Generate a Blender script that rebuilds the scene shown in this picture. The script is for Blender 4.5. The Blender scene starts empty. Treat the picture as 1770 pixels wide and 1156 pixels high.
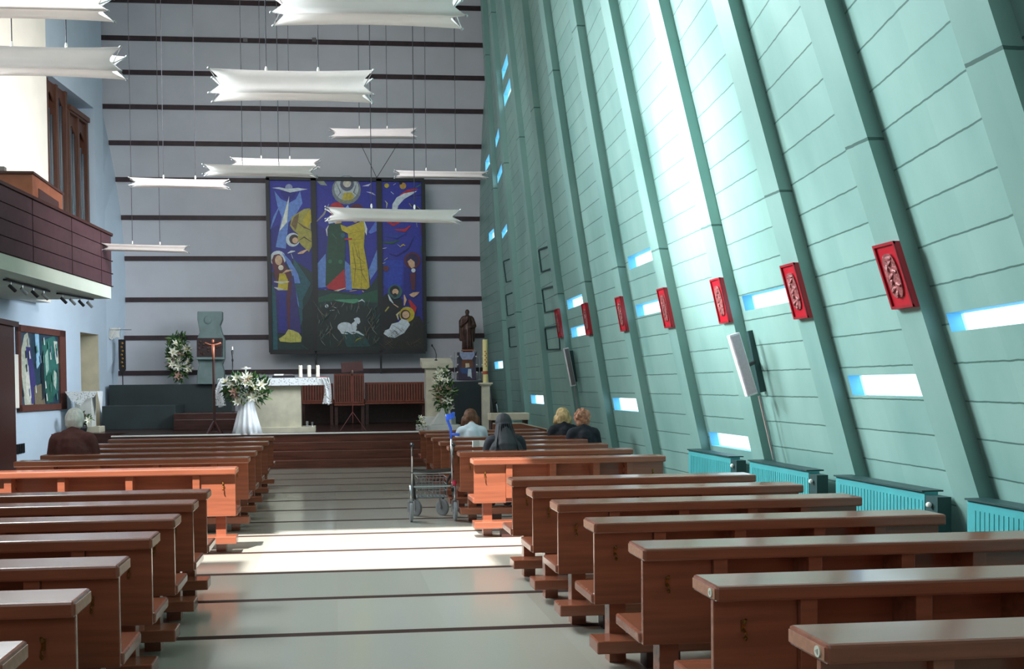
import bpy, bmesh, math, random
import numpy as np
from mathutils import Vector, Matrix
random.seed(7)
R=math.radians
C=bpy.context.scene.collection
# ------------------------------------------------------------------ camera
F=1700.0; PX=735.0; PY=706.0; EYE=1.65
YAW=math.atan(156/F); PITCH=math.atan(40/F); ROLL=-0.0115
cam_d=bpy.data.cameras.new('camera'); cam=bpy.data.objects.new('camera',cam_d); C.objects.link(cam)
CM=Matrix.Rotation(-YAW,4,'Z')@Matrix.Rotation(math.pi/2-PITCH,4,'X')@Matrix.Rotation(ROLL,4,'Z')
cam.matrix_world=Matrix.Translation((0,0,EYE))@CM
cam_d.sensor_width=36; cam_d.sensor_fit='HORIZONTAL'; cam_d.lens=36*F/1770
cam_d.shift_x=(885-PX)/1770; cam_d.shift_y=(PY-578)/1770; cam_d.clip_end=300; cam_d.clip_start=0.05
bpy.context.scene.camera=cam
# ------------------------------------------------------------------ view, world, lights
vs=bpy.context.scene.view_settings
vs.view_transform='Standard'; vs.look='None'; vs.gamma=1; vs.exposure=0.0; vs.use_curve_mapping=False
w=bpy.data.worlds.new('world'); bpy.context.scene.world=w; w.use_nodes=True
bg=w.node_tree.nodes['Background']; bg.inputs[0].default_value=(0.80,0.93,1.0,1); bg.inputs[1].default_value=3.0
def light(name,kind,loc,target,energy,color=(1,1,1),size=1,size_y=None,spread=None,spot=None,blend=1):
    d=bpy.data.lights.new(name,kind); d.energy=energy; d.color=color
    if kind=='AREA':
        d.shape='RECTANGLE'; d.size=size; d.size_y=size_y or size
        if spread: d.spread=R(spread)
    if kind=='SPOT': d.spot_size=R(spot); d.spot_blend=blend; d.shadow_soft_size=size
    o=bpy.data.objects.new(name,d); C.objects.link(o); o.location=loc
    o.rotation_euler=(Vector(target)-Vector(loc)).to_track_quat('-Z','Y').to_euler(); return o
SUN=Vector((0.45,1.0,-1.8)).normalized()
sd=bpy.data.lights.new('sun','SUN'); sd.energy=15; sd.color=(1,0.97,0.93); sd.angle=R(0.6)
so=bpy.data.objects.new('sun',sd); C.objects.link(so); so.rotation_euler=SUN.to_track_quat('-Z','Y').to_euler()
light('clerestory_daylight','AREA',(-4.6,17.0,6.6),(4,9.8,3.2),270,(0.84,0.95,1.0),3.0,2.0,spread=76)
light('near_wall_fill','AREA',(-4.6,11.0,7.0),(4,6.6,2.8),400,(0.86,0.97,1.0),3,2.2,spread=84)  # added fill that lightens the nearer green wall
light('overhead_fill','AREA',(-5.0,10.5,12.7),(-3.6,10.5,0),760,(0.97,0.97,1.0),5,13)  # added overhead fill for general ambient light, no opening behind it
light('rear_fill','AREA',(-1.5,-5.0,7.0),(-1,20,2.0),120,(0.95,0.97,1.0),7,5)  # added fill from behind the camera; the rear wall has no window
light('altar_fill','AREA',(-1.0,17.0,6.5),(-1,27,3.0),185,(0.95,0.96,1.0),5,3)  # added fill to brighten the back wall behind the altar
light('green_wall_patch_fill','AREA',(-5.2,10.0,5.2),(4.1,10.0,3.7),62,(0.95,1.0,1.0),0.6,1.6,spread=24)  # added lamp making the soft bright patch on the green wall
light('gallery_fill','AREA',(1.5,16,8.5),(-6.3,19.5,6.8),150,(1.0,0.95,0.88),2.5,2.5,spread=70)  # added fill that brightens the cream wall above the gallery
light('left_wall_fill','AREA',(2.5,19.5,4.5),(-6.2,22.5,1.9),130,(0.86,0.94,1.0),2,2,spread=80)  # added fill for the left wall below the gallery
# ------------------------------------------------------------------ pixel helpers (measured from the photograph)
def ray(px,py): return CM.to_3x3()@Vector(((px-PX)/F,-(py-PY)/F,-1))
O=Vector((0,0,EYE))
def at(px,py,Y): d=ray(px,py); return O+d*(Y/d.y)
def atz(px,py,z): d=ray(px,py); return O+d*((z-EYE)/d.z)
WS=0.123
def lwx(Y): return -5.77-(27-Y)*WS            # left wall line
def onwall(px,py):
    d=ray(px,py); return O+d*((-5.77-27*WS)/(d.x-WS*d.y))
# ------------------------------------------------------------------ materials
def lin(c):
    c=c/255.0
    return c/12.92 if c<=0.04045 else ((c+0.055)/1.055)**2.4
def rgb(r,g,b): return (lin(r),lin(g),lin(b),1)
def mat(name,col,rough=0.5,metal=0.0,noise=0.0,scale=6.0,bump=0.0,stretch=(1,1,1),col2=None,spec=0.5,alpha=1.0):
    m=bpy.data.materials.new(name); m.use_nodes=True; nt=m.node_tree; b=nt.nodes['Principled BSDF']
    if name=='pew_wood': b.inputs['Coat Weight'].default_value=0.45; b.inputs['Coat Roughness'].default_value=0.12
    b.inputs['Roughness'].default_value=rough; b.inputs['Metallic'].default_value=metal
    b.inputs['Specular IOR Level'].default_value=spec
    b.inputs['Base Color'].default_value=col
    if noise or bump:
        tc=nt.nodes.new('ShaderNodeTexCoord'); mp=nt.nodes.new('ShaderNodeMapping'); mp.inputs['Scale'].default_value=stretch
        nt.links.new(tc.outputs['Object'],mp.inputs[0])
        nz=nt.nodes.new('ShaderNodeTexNoise'); nz.inputs['Scale'].default_value=scale; nz.inputs['Detail'].default_value=5
        nt.links.new(mp.outputs[0],nz.inputs['Vector'])
        if noise:
            mx=nt.nodes.new('ShaderNodeMix'); mx.data_type='RGBA'
            c2=col2 or tuple(min(1,x*(1+noise)) for x in col[:3])+(1,)
            c1=tuple(x*(1-noise) for x in col[:3])+(1,) if not col2 else col
            rp=nt.nodes.new('ShaderNodeMapRange'); rp.inputs[1].default_value=0.35; rp.inputs[2].default_value=0.65
            nt.links.new(nz.outputs[0],rp.inputs[0]); nt.links.new(rp.outputs[0],mx.inputs[0])
            mx.inputs[6].default_value=c1; mx.inputs[7].default_value=c2
            nt.links.new(mx.outputs[2],b.inputs['Base Color'])
        if bump:
            bp=nt.nodes.new('ShaderNodeBump'); bp.inputs['Strength'].default_value=bump; bp.inputs['Distance'].default_value=0.02
            nt.links.new(nz.outputs[0],bp.inputs['Height']); nt.links.new(bp.outputs[0],b.inputs['Normal'])
    return m
M={}
M['wood']=mat('pew_wood',rgb(142,82,60),0.24,0,0.12,4,0.03,(0.5,7,7))
M['wood_end']=mat('pew_end_grain',rgb(168,118,94),0.45,0,0.15,30)
M['dwood']=mat('dark_wood',rgb(70,42,38),0.35,0,0.25,5,0.05,(0.5,8,8))
M['slat']=mat('slat_wood',rgb(132,70,52),0.4,0,0.2,6,0,(6,1,1))
M['stepw']=mat('step_wood',rgb(92,50,36),0.35,0,0.3,4,0,(0.5,6,6))
M['stagew']=mat('stage_floor',rgb(66,42,38),0.22,0,0.2,4,0,(0.5,5,5))
M['plum']=mat('balcony_panel',rgb(78,52,58),0.5,0,0.12,7,0.1)
M['backw']=mat('back_wall_plaster',rgb(205,206,214),0.75,0,0.04,1.2,0.1)
M['leftw']=mat('left_wall_sky_tint',rgb(196,214,232),0.7,0,0.03,1.5,0.08)  # blue cast of sky light put into a white wall's colour
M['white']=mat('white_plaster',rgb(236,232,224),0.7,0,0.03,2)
M['cream']=mat('cream_plaster',rgb(214,206,182),0.75,0,0.08,3)
M['mint']=mat('pale_slab',rgb(206,214,202),0.6,0,0.04,2)
M['batten']=mat('batten_wood',rgb(58,40,46),0.5,0,0.2,5)
M['green']=None
M['teal']=mat('radiator_teal',rgb(72,160,164),0.4,0,0.08,3)
M['dteal']=mat('radiator_dark',rgb(34,66,66),0.5)
M['blue_reveal']=mat('reveal_blue',rgb(120,200,235),0.6)
M['fabric']=mat('lamp_fabric',rgb(224,216,214),0.7,0,0.03,4)
M['metal']=mat('steel',rgb(178,180,184),0.28,0.9)
M['dmetal']=mat('dark_metal',rgb(52,52,56),0.4,0.6)
M['brass']=mat('brass',rgb(150,112,60),0.3,0.9)
M['black']=mat('black_plastic',rgb(24,24,27),0.45)
M['rubber']=mat('rubber',rgb(22,24,28),0.8)
M['blue']=mat('blue_plastic',rgb(52,96,214),0.35)
M['red']=mat('plaque_red',rgb(176,22,40),0.35,0,0.1,5)
M['relief']=mat('plaque_relief',rgb(150,84,84),0.4,0.2,0.35,40,0.6)
M['pink']=mat('speaker_grille',rgb(206,188,198),0.6,0,0.05,60)
M['grey']=mat('speaker_grey',rgb(120,116,118),0.6,0,0.05,60)
M['stone']=mat('altar_stone',rgb(196,190,170),0.6,0,0.1,5,0.1)
M['gstone']=mat('grey_green_stone',rgb(116,134,134),0.7,0,0.14,3,0.2)
M['wstone']=mat('white_marble',rgb(206,208,204),0.5,0,0.06,4)
M['slate']=mat('slate_cladding',rgb(44,54,56),0.45,0,0.12,2)
M['cloth']=mat('white_cloth',rgb(232,236,242),0.8,0,0.04,9)
M['wax']=mat('candle_wax',rgb(240,236,220),0.5)
M['ywax']=mat('paschal_wax',rgb(226,214,150),0.5)
M['leaf']=mat('leaf_green',rgb(46,84,40),0.55,0,0.4,6)
M['leaf2']=mat('leaf_light',rgb(104,136,74),0.55,0,0.3,6)
M['petal']=mat('petal_white',rgb(240,240,226),0.6)
M['rose']=mat('petal_rose',rgb(190,150,140),0.6)
M['bronze']=mat('statue_bronze',rgb(82,58,50),0.4,0.2,0.35,7,0.2)
M['corpus']=mat('corpus_copper',rgb(176,108,84),0.4,0.2)
M['skin']=mat('skin',rgb(206,152,128),0.5)
M['organ']=mat('organ_wood',rgb(92,60,48),0.4,0,0.2,5,0,(5,5,0.6))
M['pipe']=mat('organ_pipe',rgb(196,208,220),0.22,1.0)
M['console']=mat('console_wood',rgb(140,84,60),0.4,0,0.15,5)
M['niche']=mat('niche_brown',rgb(70,62,58),0.6)
M['hair_white']=mat('hair_white',rgb(226,222,216),0.7,0,0.15,30,0.5,(1,1,0.3))
M['hair_brown']=mat('hair_brown',rgb(104,66,44),0.6,0,0.4,30,0.6,(1,1,0.25))
M['hair_blonde']=mat('hair_blonde',rgb(214,180,128),0.6,0,0.35,26,0.6,(1,1,0.25))
M['hair_red']=mat('hair_ginger',rgb(178,124,96),0.65,0,0.3,34,0.6)
M['jacket']=mat('jacket_brown',rgb(92,48,44),0.8,0,0.12,20,0.3)
M['shirt']=mat('shirt_white',rgb(216,228,240),0.75,0,0.04,12,0.15)
M['navy']=mat('coat_navy',rgb(26,30,40),0.8,0,0.15,20,0.3)
M['veil']=mat('veil_black',rgb(34,36,42),0.75,0,0.2,16,0.3)
M['trouser']=mat('trouser_dark',rgb(40,42,50),0.8)
M['wiremesh']=mat('basket_wire',rgb(150,152,156),0.35,0.8)
M['tread']=mat('wheel_grey',rgb(126,128,132),0.6)
M['pinkr']=mat('red_clamp',rgb(206,44,84),0.5)
M['paper']=mat('paper',rgb(232,232,228),0.7)
M['sticker']=mat('sticker_white',rgb(206,206,190),0.6)
def fab():
    m=M['fabric']; nt=m.node_tree; b=nt.nodes['Principled BSDF']; o=nt.nodes['Material Output']; t=nt.nodes.new('ShaderNodeBsdfTranslucent'); t.inputs[0].default_value=(0.92,0.88,0.86,1)
    mx=nt.nodes.new('ShaderNodeMixShader'); mx.inputs[0].default_value=0.3; nt.links.new(b.outputs[0],mx.inputs[1]); nt.links.new(t.outputs[0],mx.inputs[2]); nt.links.new(mx.outputs[0],o.inputs[0])
fab()
M['cord']=mat('lamp_cord',rgb(60,60,66),0.9,spec=0.1)
# translucent window glass
def glassmat():
    m=bpy.data.materials.new('frosted_window_glass'); m.use_nodes=True; nt=m.node_tree; nt.nodes.clear()
    o=nt.nodes.new('ShaderNodeOutputMaterial'); t=nt.nodes.new('ShaderNodeBsdfTransparent'); t.inputs[0].default_value=(0.80,0.98,1,1)
    g=nt.nodes.new('ShaderNodeBsdfTranslucent'); g.inputs[0].default_value=(0.85,0.97,1,1)
    mx=nt.nodes.new('ShaderNodeMixShader')
    nz=nt.nodes.new('ShaderNodeTexNoise'); nz.inputs['Scale'].default_value=30
    mr=nt.nodes.new('ShaderNodeMapRange'); mr.inputs[3].default_value=0.2; mr.inputs[4].default_value=0.6
    nt.links.new(nz.outputs[0],mr.inputs[0]); nt.links.new(mr.outputs[0],mx.inputs[0])
    nt.links.new(t.outputs[0],mx.inputs[1]); nt.links.new(g.outputs[0],mx.inputs[2]); nt.links.new(mx.outputs[0],o.inputs[0])
    return m
M['glass']=glassmat()
def node(nt,t,**kw):
    n=nt.nodes.new(t)
    for k,v in kw.items(): setattr(n,k,v)
    return n
def mth(nt,op,a,b=None,c=None):
    n=nt.nodes.new('ShaderNodeMath'); n.operation=op
    for i,x in enumerate((a,b,c)):
        if x is None: continue
        if isinstance(x,(int,float)): n.inputs[i].default_value=x
        else: nt.links.new(x,n.inputs[i])
    return n.outputs[0]
def greenmat(name,pitch,lw,plank=True):
    m=bpy.data.materials.new(name); m.use_nodes=True; nt=m.node_tree; b=nt.nodes['Principled BSDF']
    b.inputs['Roughness'].default_value=0.42
    tc=node(nt,'ShaderNodeTexCoord'); sp=node(nt,'ShaderNodeSeparateXYZ'); nt.links.new(tc.outputs['Object'],sp.inputs[0])
    zz=sp.outputs[2]
    nj=node(nt,'ShaderNodeTexNoise'); nj.inputs['Scale'].default_value=9; nt.links.new(tc.outputs['Object'],nj.inputs['Vector'])
    jz=mth(nt,'ADD',zz,mth(nt,'MULTIPLY',mth(nt,'SUBTRACT',nj.outputs[0],0.5),0.012))
    v=mth(nt,'DIVIDE',jz,pitch); fr=mth(nt,'FRACT',v)
    line=mth(nt,'LESS_THAN',fr,lw/pitch)
    nz=node(nt,'ShaderNodeTexNoise'); nz.inputs['Scale'].default_value=1.3; nz.inputs['Detail'].default_value=7
    mp=node(nt,'ShaderNodeMapping'); mp.inputs['Scale'].default_value=(1,1.6,0.7); nt.links.new(tc.outputs['Object'],mp.inputs[0]); nt.links.new(mp.outputs[0],nz.inputs['Vector'])
    # every board has its own slightly different tone
    fl=mth(nt,'FLOOR',v); yy=mth(nt,'FLOOR',mth(nt,'DIVIDE',sp.outputs[1],0.9))
    wn=node(nt,'ShaderNodeTexWhiteNoise'); wn.noise_dimensions='2D'
    cb=node(nt,'ShaderNodeCombineXYZ'); nt.links.new(fl,cb.inputs[0]); nt.links.new(yy,cb.inputs[1]); nt.links.new(cb.outputs[0],wn.inputs['Vector'])
    f=mth(nt,'ADD',mth(nt,'MULTIPLY',wn.outputs[0],0.22 if plank else 0.05),mth(nt,'MULTIPLY',nz.outputs[0],0.9))
    mx=node(nt,'ShaderNodeMix',data_type='RGBA'); nt.links.new(f,mx.inputs[0])
    mx.inputs[6].default_value=rgb(104,146,140); mx.inputs[7].default_value=rgb(150,184,176)
    m2=node(nt,'ShaderNodeMix',data_type='RGBA'); nt.links.new(mth(nt,'MULTIPLY',line,0.75),m2.inputs[0])
    nt.links.new(mx.outputs[2],m2.inputs[6]); m2.inputs[7].default_value=rgb(30,66,60)
    nt.links.new(m2.outputs[2],b.inputs['Base Color'])
    bp=node(nt,'ShaderNodeBump'); bp.inputs['Strength'].default_value=0.25; bp.inputs['Distance'].default_value=0.02
    nt.links.new(mth(nt,'SUBTRACT',nz.outputs[0],line),bp.inputs['Height']); nt.links.new(bp.outputs[0],b.inputs['Normal'])
    return m
M['green']=greenmat('green_boarding',0.25,0.011)
M['green_rib']=greenmat('green_rib',3.2,0.02,False)
def floormat():
    m=bpy.data.materials.new('terrazzo_floor'); m.use_nodes=True; nt=m.node_tree; b=nt.nodes['Principled BSDF']
    tc=node(nt,'ShaderNodeTexCoord'); sp=node(nt,'ShaderNodeSeparateXYZ'); nt.links.new(tc.outputs['Object'],sp.inputs[0])
    fr=mth(nt,'FRACT',mth(nt,'ADD',mth(nt,'DIVIDE',mth(nt,'SUBTRACT',sp.outputs[1],6.57-0.05),1.11),50))
    line=mth(nt,'LESS_THAN',fr,0.085)
    tx=mth(nt,'FLOOR',mth(nt,'DIVIDE',sp.outputs[0],0.74)); ty=mth(nt,'FLOOR',mth(nt,'DIVIDE',mth(nt,'SUBTRACT',sp.outputs[1],6.52),1.11))
    cb=node(nt,'ShaderNodeCombineXYZ'); nt.links.new(tx,cb.inputs[0]); nt.links.new(ty,cb.inputs[1])
    wn=node(nt,'ShaderNodeTexWhiteNoise'); wn.noise_dimensions='2D'; nt.links.new(cb.outputs[0],wn.inputs['Vector'])
    nz=node(nt,'ShaderNodeTexNoise'); nz.inputs['Scale'].default_value=60; nz.inputs['Detail'].default_value=3; nt.links.new(tc.outputs['Object'],nz.inputs['Vector'])
    f=mth(nt,'ADD',mth(nt,'MULTIPLY',wn.outputs[0],0.6),mth(nt,'MULTIPLY',nz.outputs[0],0.4))
    mx=node(nt,'ShaderNodeMix',data_type='RGBA'); nt.links.new(f,mx.inputs[0])
    mx.inputs[6].default_value=rgb(160,156,146); mx.inputs[7].default_value=rgb(176,172,162)
    m2=node(nt,'ShaderNodeMix',data_type='RGBA'); nt.links.new(line,m2.inputs[0]); nt.links.new(mx.outputs[2],m2.inputs[6]); m2.inputs[7].default_value=rgb(62,46,42)
    nt.links.new(m2.outputs[2],b.inputs['Base Color'])
    nt.links.new(mth(nt,'ADD',mth(nt,'MULTIPLY',line,0.5),0.14),b.inputs['Roughness']); nt.links.new(mth(nt,'SUBTRACT',0.5,mth(nt,'MULTIPLY',line,0.45)),b.inputs['Specular IOR Level'])
    return m
M['floor']=floormat()
def lacemat():
    m=bpy.data.materials.new('lace'); m.use_nodes=True; nt=m.node_tree; b=nt.nodes['Principled BSDF']; b.inputs['Base Color'].default_value=rgb(228,232,236); b.inputs['Roughness'].default_value=0.8
    tc=node(nt,'ShaderNodeTexCoord'); vo=node(nt,'ShaderNodeTexVoronoi'); vo.inputs['Scale'].default_value=26; vo.feature='F1'
    nt.links.new(tc.outputs['Object'],vo.inputs['Vector'])
    a=mth(nt,'GREATER_THAN',vo.outputs['Distance'],0.33)
    mx=mth(nt,'ADD',mth(nt,'MULTIPLY',a,0.75),0.25)
    nt.links.new(mx,b.inputs['Alpha']); return m
M['lace']=lacemat()
_flat={}
def flat(r,g,b,rough=0.45):
    k=(r,g,b)
    if k not in _flat: _flat[k]=mat('painted_%d_%d_%d'%k,rgb(r,g,b),rough,0,0.14,14)
    return _flat[k]
# ------------------------------------------------------------------ mesh builder
class MB:
    def __init__(s): s.v=[]; s.f=[]; s.m=[]; s.mats=[]
    def mi(s,m):
        if m not in s.mats: s.mats.append(m)
        return s.mats.index(m)
    def add(s,vs,fs,m):
        o=len(s.v); s.v+= [tuple(x) for x in vs]; k=s.mi(m)
        for f in fs: s.f.append([o+i for i in f]); s.m.append(k)
        return s
    def box(s,x0,x1,y0,y1,z0,z1,m,T=None):
        vs=[Vector((x,y,z)) for x in (x0,x1) for y in (y0,y1) for z in (z0,z1)]
        if T is not None: vs=[T@v for v in vs]
        return s.add(vs,[(0,1,3,2),(4,6,7,5),(0,4,5,1),(2,3,7,6),(0,2,6,4),(1,5,7,3)],m)
    def bar(s,a,b,w,h,m,up=(0,0,1)):
        a=Vector(a); b=Vector(b); d=(b-a).normalized(); u=Vector(up)
        if abs(d.dot(u))>0.98: u=Vector((0,1,0))
        x=d.cross(u).normalized(); y=x.cross(d).normalized()
        vs=[p+x*(sx*w/2)+y*(sy*h/2) for p in (a,b) for sx,sy in ((-1,-1),(1,-1),(1,1),(-1,1))]
        return s.add(vs,[(0,1,2,3),(7,6,5,4),(0,4,5,1),(1,5,6,2),(2,6,7,3),(3,7,4,0)],m)
    def tube(s,pts,r,m,n=8,cap=True,r2=None):
        pts=[Vector(p) for p in pts]; rings=[]; N=len(pts)
        for i,p in enumerate(pts):
            d=(pts[min(i+1,N-1)]-pts[max(i-1,0)]).normalized()
            u=Vector((0,0,1)) if abs(d.z)<0.9 else Vector((0,1,0))
            x=d.cross(u).normalized(); y=x.cross(d).normalized()
            rr=r if r2 is None else r+(r2-r)*i/(N-1)
            rings.append([p+x*rr*math.cos(2*math.pi*k/n)+y*rr*math.sin(2*math.pi*k/n) for k in range(n)])
        return s.rings(rings,m,cap)
    def rings(s,rings,m,cap=True,closed=True):
        n=len(rings[0]); vs=[p for r in rings for p in r]; fs=[]
        for i in range(len(rings)-1):
            for k in range(n if closed else n-1):
                a=i*n+k; b=i*n+(k+1)%n; fs.append((a,b,b+n,a+n))
        if cap: fs.append(tuple(range(n))[::-1]); fs.append(tuple(range((len(rings)-1)*n,len(rings)*n)))
        return s.add(vs,fs,m)
    def lathe(s,prof,c,m,n=20,ax='z',sq=(1,1),fold=None):
        c=Vector(c); rings=[]
        for j,(r,h) in enumerate(prof):
            ring=[]
            for k in range(n):
                a=2*math.pi*k/n; rr=max(r,1e-4)*(1+(fold[0]*math.sin(fold[1]*a)*(1-j/(len(prof)-1)) if fold else 0))
                x,y=rr*math.cos(a)*sq[0],rr*math.sin(a)*sq[1]
                ring.append(c+(Vector((x,y,h)) if ax=='z' else Vector((h,x,y)) if ax=='x' else Vector((x,h,y))))
            rings.append(ring)
        return s.rings(rings,m)
    def ell(s,c,r,m,n=14,k=8,T=None):
        c=Vector(c); rings=[]
        for i in range(k+1):
            t=math.pi*i/k; q=max(math.sin(t),0.02)
            ring=[Vector((r[0]*q*math.cos(2*math.pi*j/n),r[1]*q*math.sin(2*math.pi*j/n),-r[2]*math.cos(t))) for j in range(n)]
            if T is not None: ring=[T@p for p in ring]
            rings.append([c+p for p in ring])
        return s.rings(rings,m)
    def prism(s,poly,a,b,m):          # poly: list of Vectors, extruded by (b-a)
        d=Vector(b)-Vector(a); P=[Vector(p) for p in poly]; n=len(P)
        return s.add(P+[p+d for p in P],[tuple(range(n)),tuple(range(2*n-1,n-1,-1))]+[(i,i+n,(i+1)%n+n,(i+1)%n) for i in range(n)],m)
    def build(s,name,parent=None,bevel=0,smooth=False,loc=None,fix=True):
        me=bpy.data.meshes.new(name); off=Vector(loc) if loc is not None else Vector((0,0,0))
        me.from_pydata([Vector(v)-off for v in s.v],[],s.f)
        for m in s.mats: me.materials.append(m)
        for p,k in zip(me.polygons,s.m): p.material_index=k; p.use_smooth=smooth
        if fix:
            bm=bmesh.new(); bm.from_mesh(me); bmesh.ops.recalc_face_normals(bm,faces=bm.faces); bm.to_mesh(me); bm.free()
        me.update()
        o=bpy.data.objects.new(name,me); C.objects.link(o); o.location=off
        if bevel:
            md=o.modifiers.new('bevel','BEVEL'); md.width=bevel; md.segments=2; md.limit_method='ANGLE'; md.angle_limit=R(50)
        if parent is not None: o.parent=parent
        return o
def thing(name,label,cat,loc=(0,0,0),rz=0,group=None):
    o=bpy.data.objects.new(name,None); C.objects.link(o); o.location=loc; o.rotation_euler=(0,0,rz); o.empty_display_size=0.1
    return tag(o,label,cat,group)
def tag(o,label,cat,group=None):
    o['label']=label; o['category']=cat
    if group: o['group']=group
    return o
def struct(o): o['kind']='structure'; return o
def copy_tree(o,parent=None):
    c=o.copy(); C.objects.link(c)
    if parent is not None: c.parent=parent
    for ch in list(o.children): copy_tree(ch,c)
    return c
# ------------------------------------------------------------------ shell: floor, stage, back wall, left wall, ceiling
CEIL=13.0
f=struct(MB().box(-10.5,5.6,-6,20.0,-0.1,0,M['floor']).build('floor'))
f=struct(MB().box(-4.62,4.6,20.9,22.6,-0.1,0.66,M['stagew']).box(-7.0,4.6,22.6,27.5,-0.1,0.66,M['stagew']).box(-10.5,-4.62,20.0,22.6,-0.1,0.0,M['floor']).build('floor_stage'))
for i in range(3):
    tag(MB().box(-4.62,4.1,20.0+0.3*i,20.902,-0.05 if i==0 else 0.165*i,0.165*(i+1),M['stepw']).build('stage_step',bevel=0.008),
        ['lowest brown wooden step up to the sanctuary','second brown wooden step up to the sanctuary','third brown wooden step up to the sanctuary'][i],'step','wooden steps to the sanctuary')
tag(MB().box(-4.62,4.1,20.86,20.9,0.5,0.67,M['stepw']).box(-4.62,4.1,20.83,20.905,0.655,0.682,M['paper']).build('stage_nosing'),'pale metal nosing strip along the front edge of the sanctuary floor','trim')
BW=27.0
zc=[12.9,11.97,10.97,10.07,9.16,8.2,7.23,6.22,5.13,4.03,3.01,2.07,0.6]
xc=[-6.95,-6.72,-6.49,-6.29,-6.08,-5.9,-5.74,-5.61,-5.54,-5.54,-5.59,-5.76,-6.0]
def backx(z): return float(np.interp(z,zc[::-1],xc[::-1]))
mb=MB(); n=len(zc)
poly=[Vector((x,BW,z)) for x,z in zip(xc,zc)]+[Vector((5.6,BW,0.6)),Vector((5.6,BW,12.9))]
mb.prism(poly,(0,0,0),(0,0.3,0),M['backw']); struct(mb.build('wall_back'))
for i,z in enumerate(zc[1:-1]):
    struct(MB().box(backx(z)+0.0,4.6,BW-0.035,BW+0.02,z-0.062,z+0.062,M['batten']).build('trim_%d'%(i+1)))
# left wall with organ niche and doorway openings, lofted to the curved back corner
def leftwall():
    mb=MB(); ys=[-6,4,12,20,22.5,24.4,25.6,26.2]; zs=[0,0.66,3.03,4.2,8.72,13.2]
    def P(Y,z): return Vector((lwx(Y),Y,z))
    for i in range(len(ys)-1):
        for j in range(len(zs)-1):
            y0,y1,z0,z1=ys[i],ys[i+1],zs[j],zs[j+1]
            if 22.5<=y0<25.6 and z0==4.2: continue
            if y0==24.4 and z0==0.66: continue
            mb.add([P(y0,z0),P(y1,z0),P(y1,z1),P(y0,z1)],[(0,1,2,3)],M['leftw'])
    zz=sorted(zc+[0,13.2])
    for j in range(len(zz)-1):
        z0,z1=zz[j],zz[j+1]
        mb.add([P(26.2,z0),Vector((backx(z0),BW,z0)),Vector((backx(z1),BW,z1)),P(26.2,z1)],[(0,1,2,3)],M['leftw'])
    D=Vector((-1.0,WS,0))
    def reveal(y0,y1,z0,z1,dep,m,mb_):
        q=[P(y0,z0),P(y1,z0),P(y1,z1),P(y0,z1)]; d=D*dep; r=[p+d for p in q]
        mb.add(q+r,[(0,1,5,4),(1,2,6,5),(2,3,7,6),(3,0,4,7)],m); mb.add(r,[(0,1,2,3)],mb_)
    reveal(22.5,25.6,4.2,8.72,0.9,M['leftw'],M['niche'])
    reveal(24.4,25.6,0.66,3.03,1.1,M['cream'],M['cream'])
    return struct(mb.build('wall_left',fix=False))
leftwall()
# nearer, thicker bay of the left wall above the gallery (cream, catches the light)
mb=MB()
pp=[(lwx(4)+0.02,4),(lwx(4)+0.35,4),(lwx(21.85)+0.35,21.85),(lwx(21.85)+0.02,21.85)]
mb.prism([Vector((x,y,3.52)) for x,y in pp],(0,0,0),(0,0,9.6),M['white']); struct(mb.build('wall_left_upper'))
struct(MB().box(-10.6,5.6,-6.3,-6,-0.1,13.2,M['white']).build('wall_rear'))
# unseen ceiling; its slot is made up, cut to shape the sunlit patch
SY0,SY1,SX0,SX1=8.95-(CEIL-0.87)/1.8,10.84-(CEIL-0.87)/1.8,-9.5,-0.98
mb=MB()
EX0,EX1,EY=-4.12,-1.80,SY0-0.60
for x0,x1,y0,y1 in ((-11,6,-6.5,EY),(-11,EX0,EY,SY0),(EX1,6,EY,SY0),(-11,6,SY1,27.5),(-11,SX0,SY0,SY1),(SX1,6,SY0,SY1)): mb.box(x0,x1,y0,y1,CEIL,CEIL+0.03,M['white'])
struct(mb.build('ceiling'))
# ------------------------------------------------------------------ green right wall: ribs and boarded panels
RT={ 'K':(4.40,[(1727,0),(1770,138),(1880,480),(2010,880)]),
 'J':(6.10,[(1441,0),(1468,97),(1536,320),(1567,411),(1617,561),(1636,630),(1666,728),(1705,861)]),
 'I':(7.80,[(1268,0),(1290,69),(1320,191),(1356,320),(1381,417),(1420,569),(1440,630),(1462,711),(1489,825)]),
 'H':(9.50,[(1147,0),(1155,30),(1207,255),(1222,310),(1253,438),(1279,580),(1301,668),(1331,790)]),
 'G':(11.2,[(1059,0),(1081,108),(1122,304),(1139,391),(1159,494),(1184,604),(1222,782)]),
 'F':(12.95,[(997,0),(1020,150),(1044,280),(1056,340),(1079,506),(1100,600),(1130,750)]),
 'E':(14.8,[(944,0),(965,150),(986,280),(999,370),(1020,520),(1038,620),(1060,746)]),
 'D':(16.8,[(908,0),(919,115),(939,280),(956,395),(970,520),(985,610),(1005,750)]),
 'C':(18.8,[(876,0),(893,150),(907,280),(922,410),(931,520),(944,640),(956,746)]),
 'B':(21.0,[(851,0),(860,90),(866,170),(874,280),(888,420),(895,520),(905,620),(911,710)]),
 'A':(23.7,[(838,0),(843,100),(850,240),(861,400),(870,510),(878,655),(882,710)]),
 'Z':(27.0,[(847,0),(838,90),(831,220),(826,380),(826,480),(838,620),(850,720)])}
FIT={}
for k,(Y,pp) in RT.items():
    P3=[at(px,py,Y) for px,py in pp]; zs=np.array([p.z for p in P3]); xs=np.array([p.x for p in P3])
    deg=1 if k=='K' else 2
    c=np.polyfit(zs,xs,deg if k!='Z' else 3); FIT[k]=(Y,c,zs.max(),zs.min())
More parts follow.
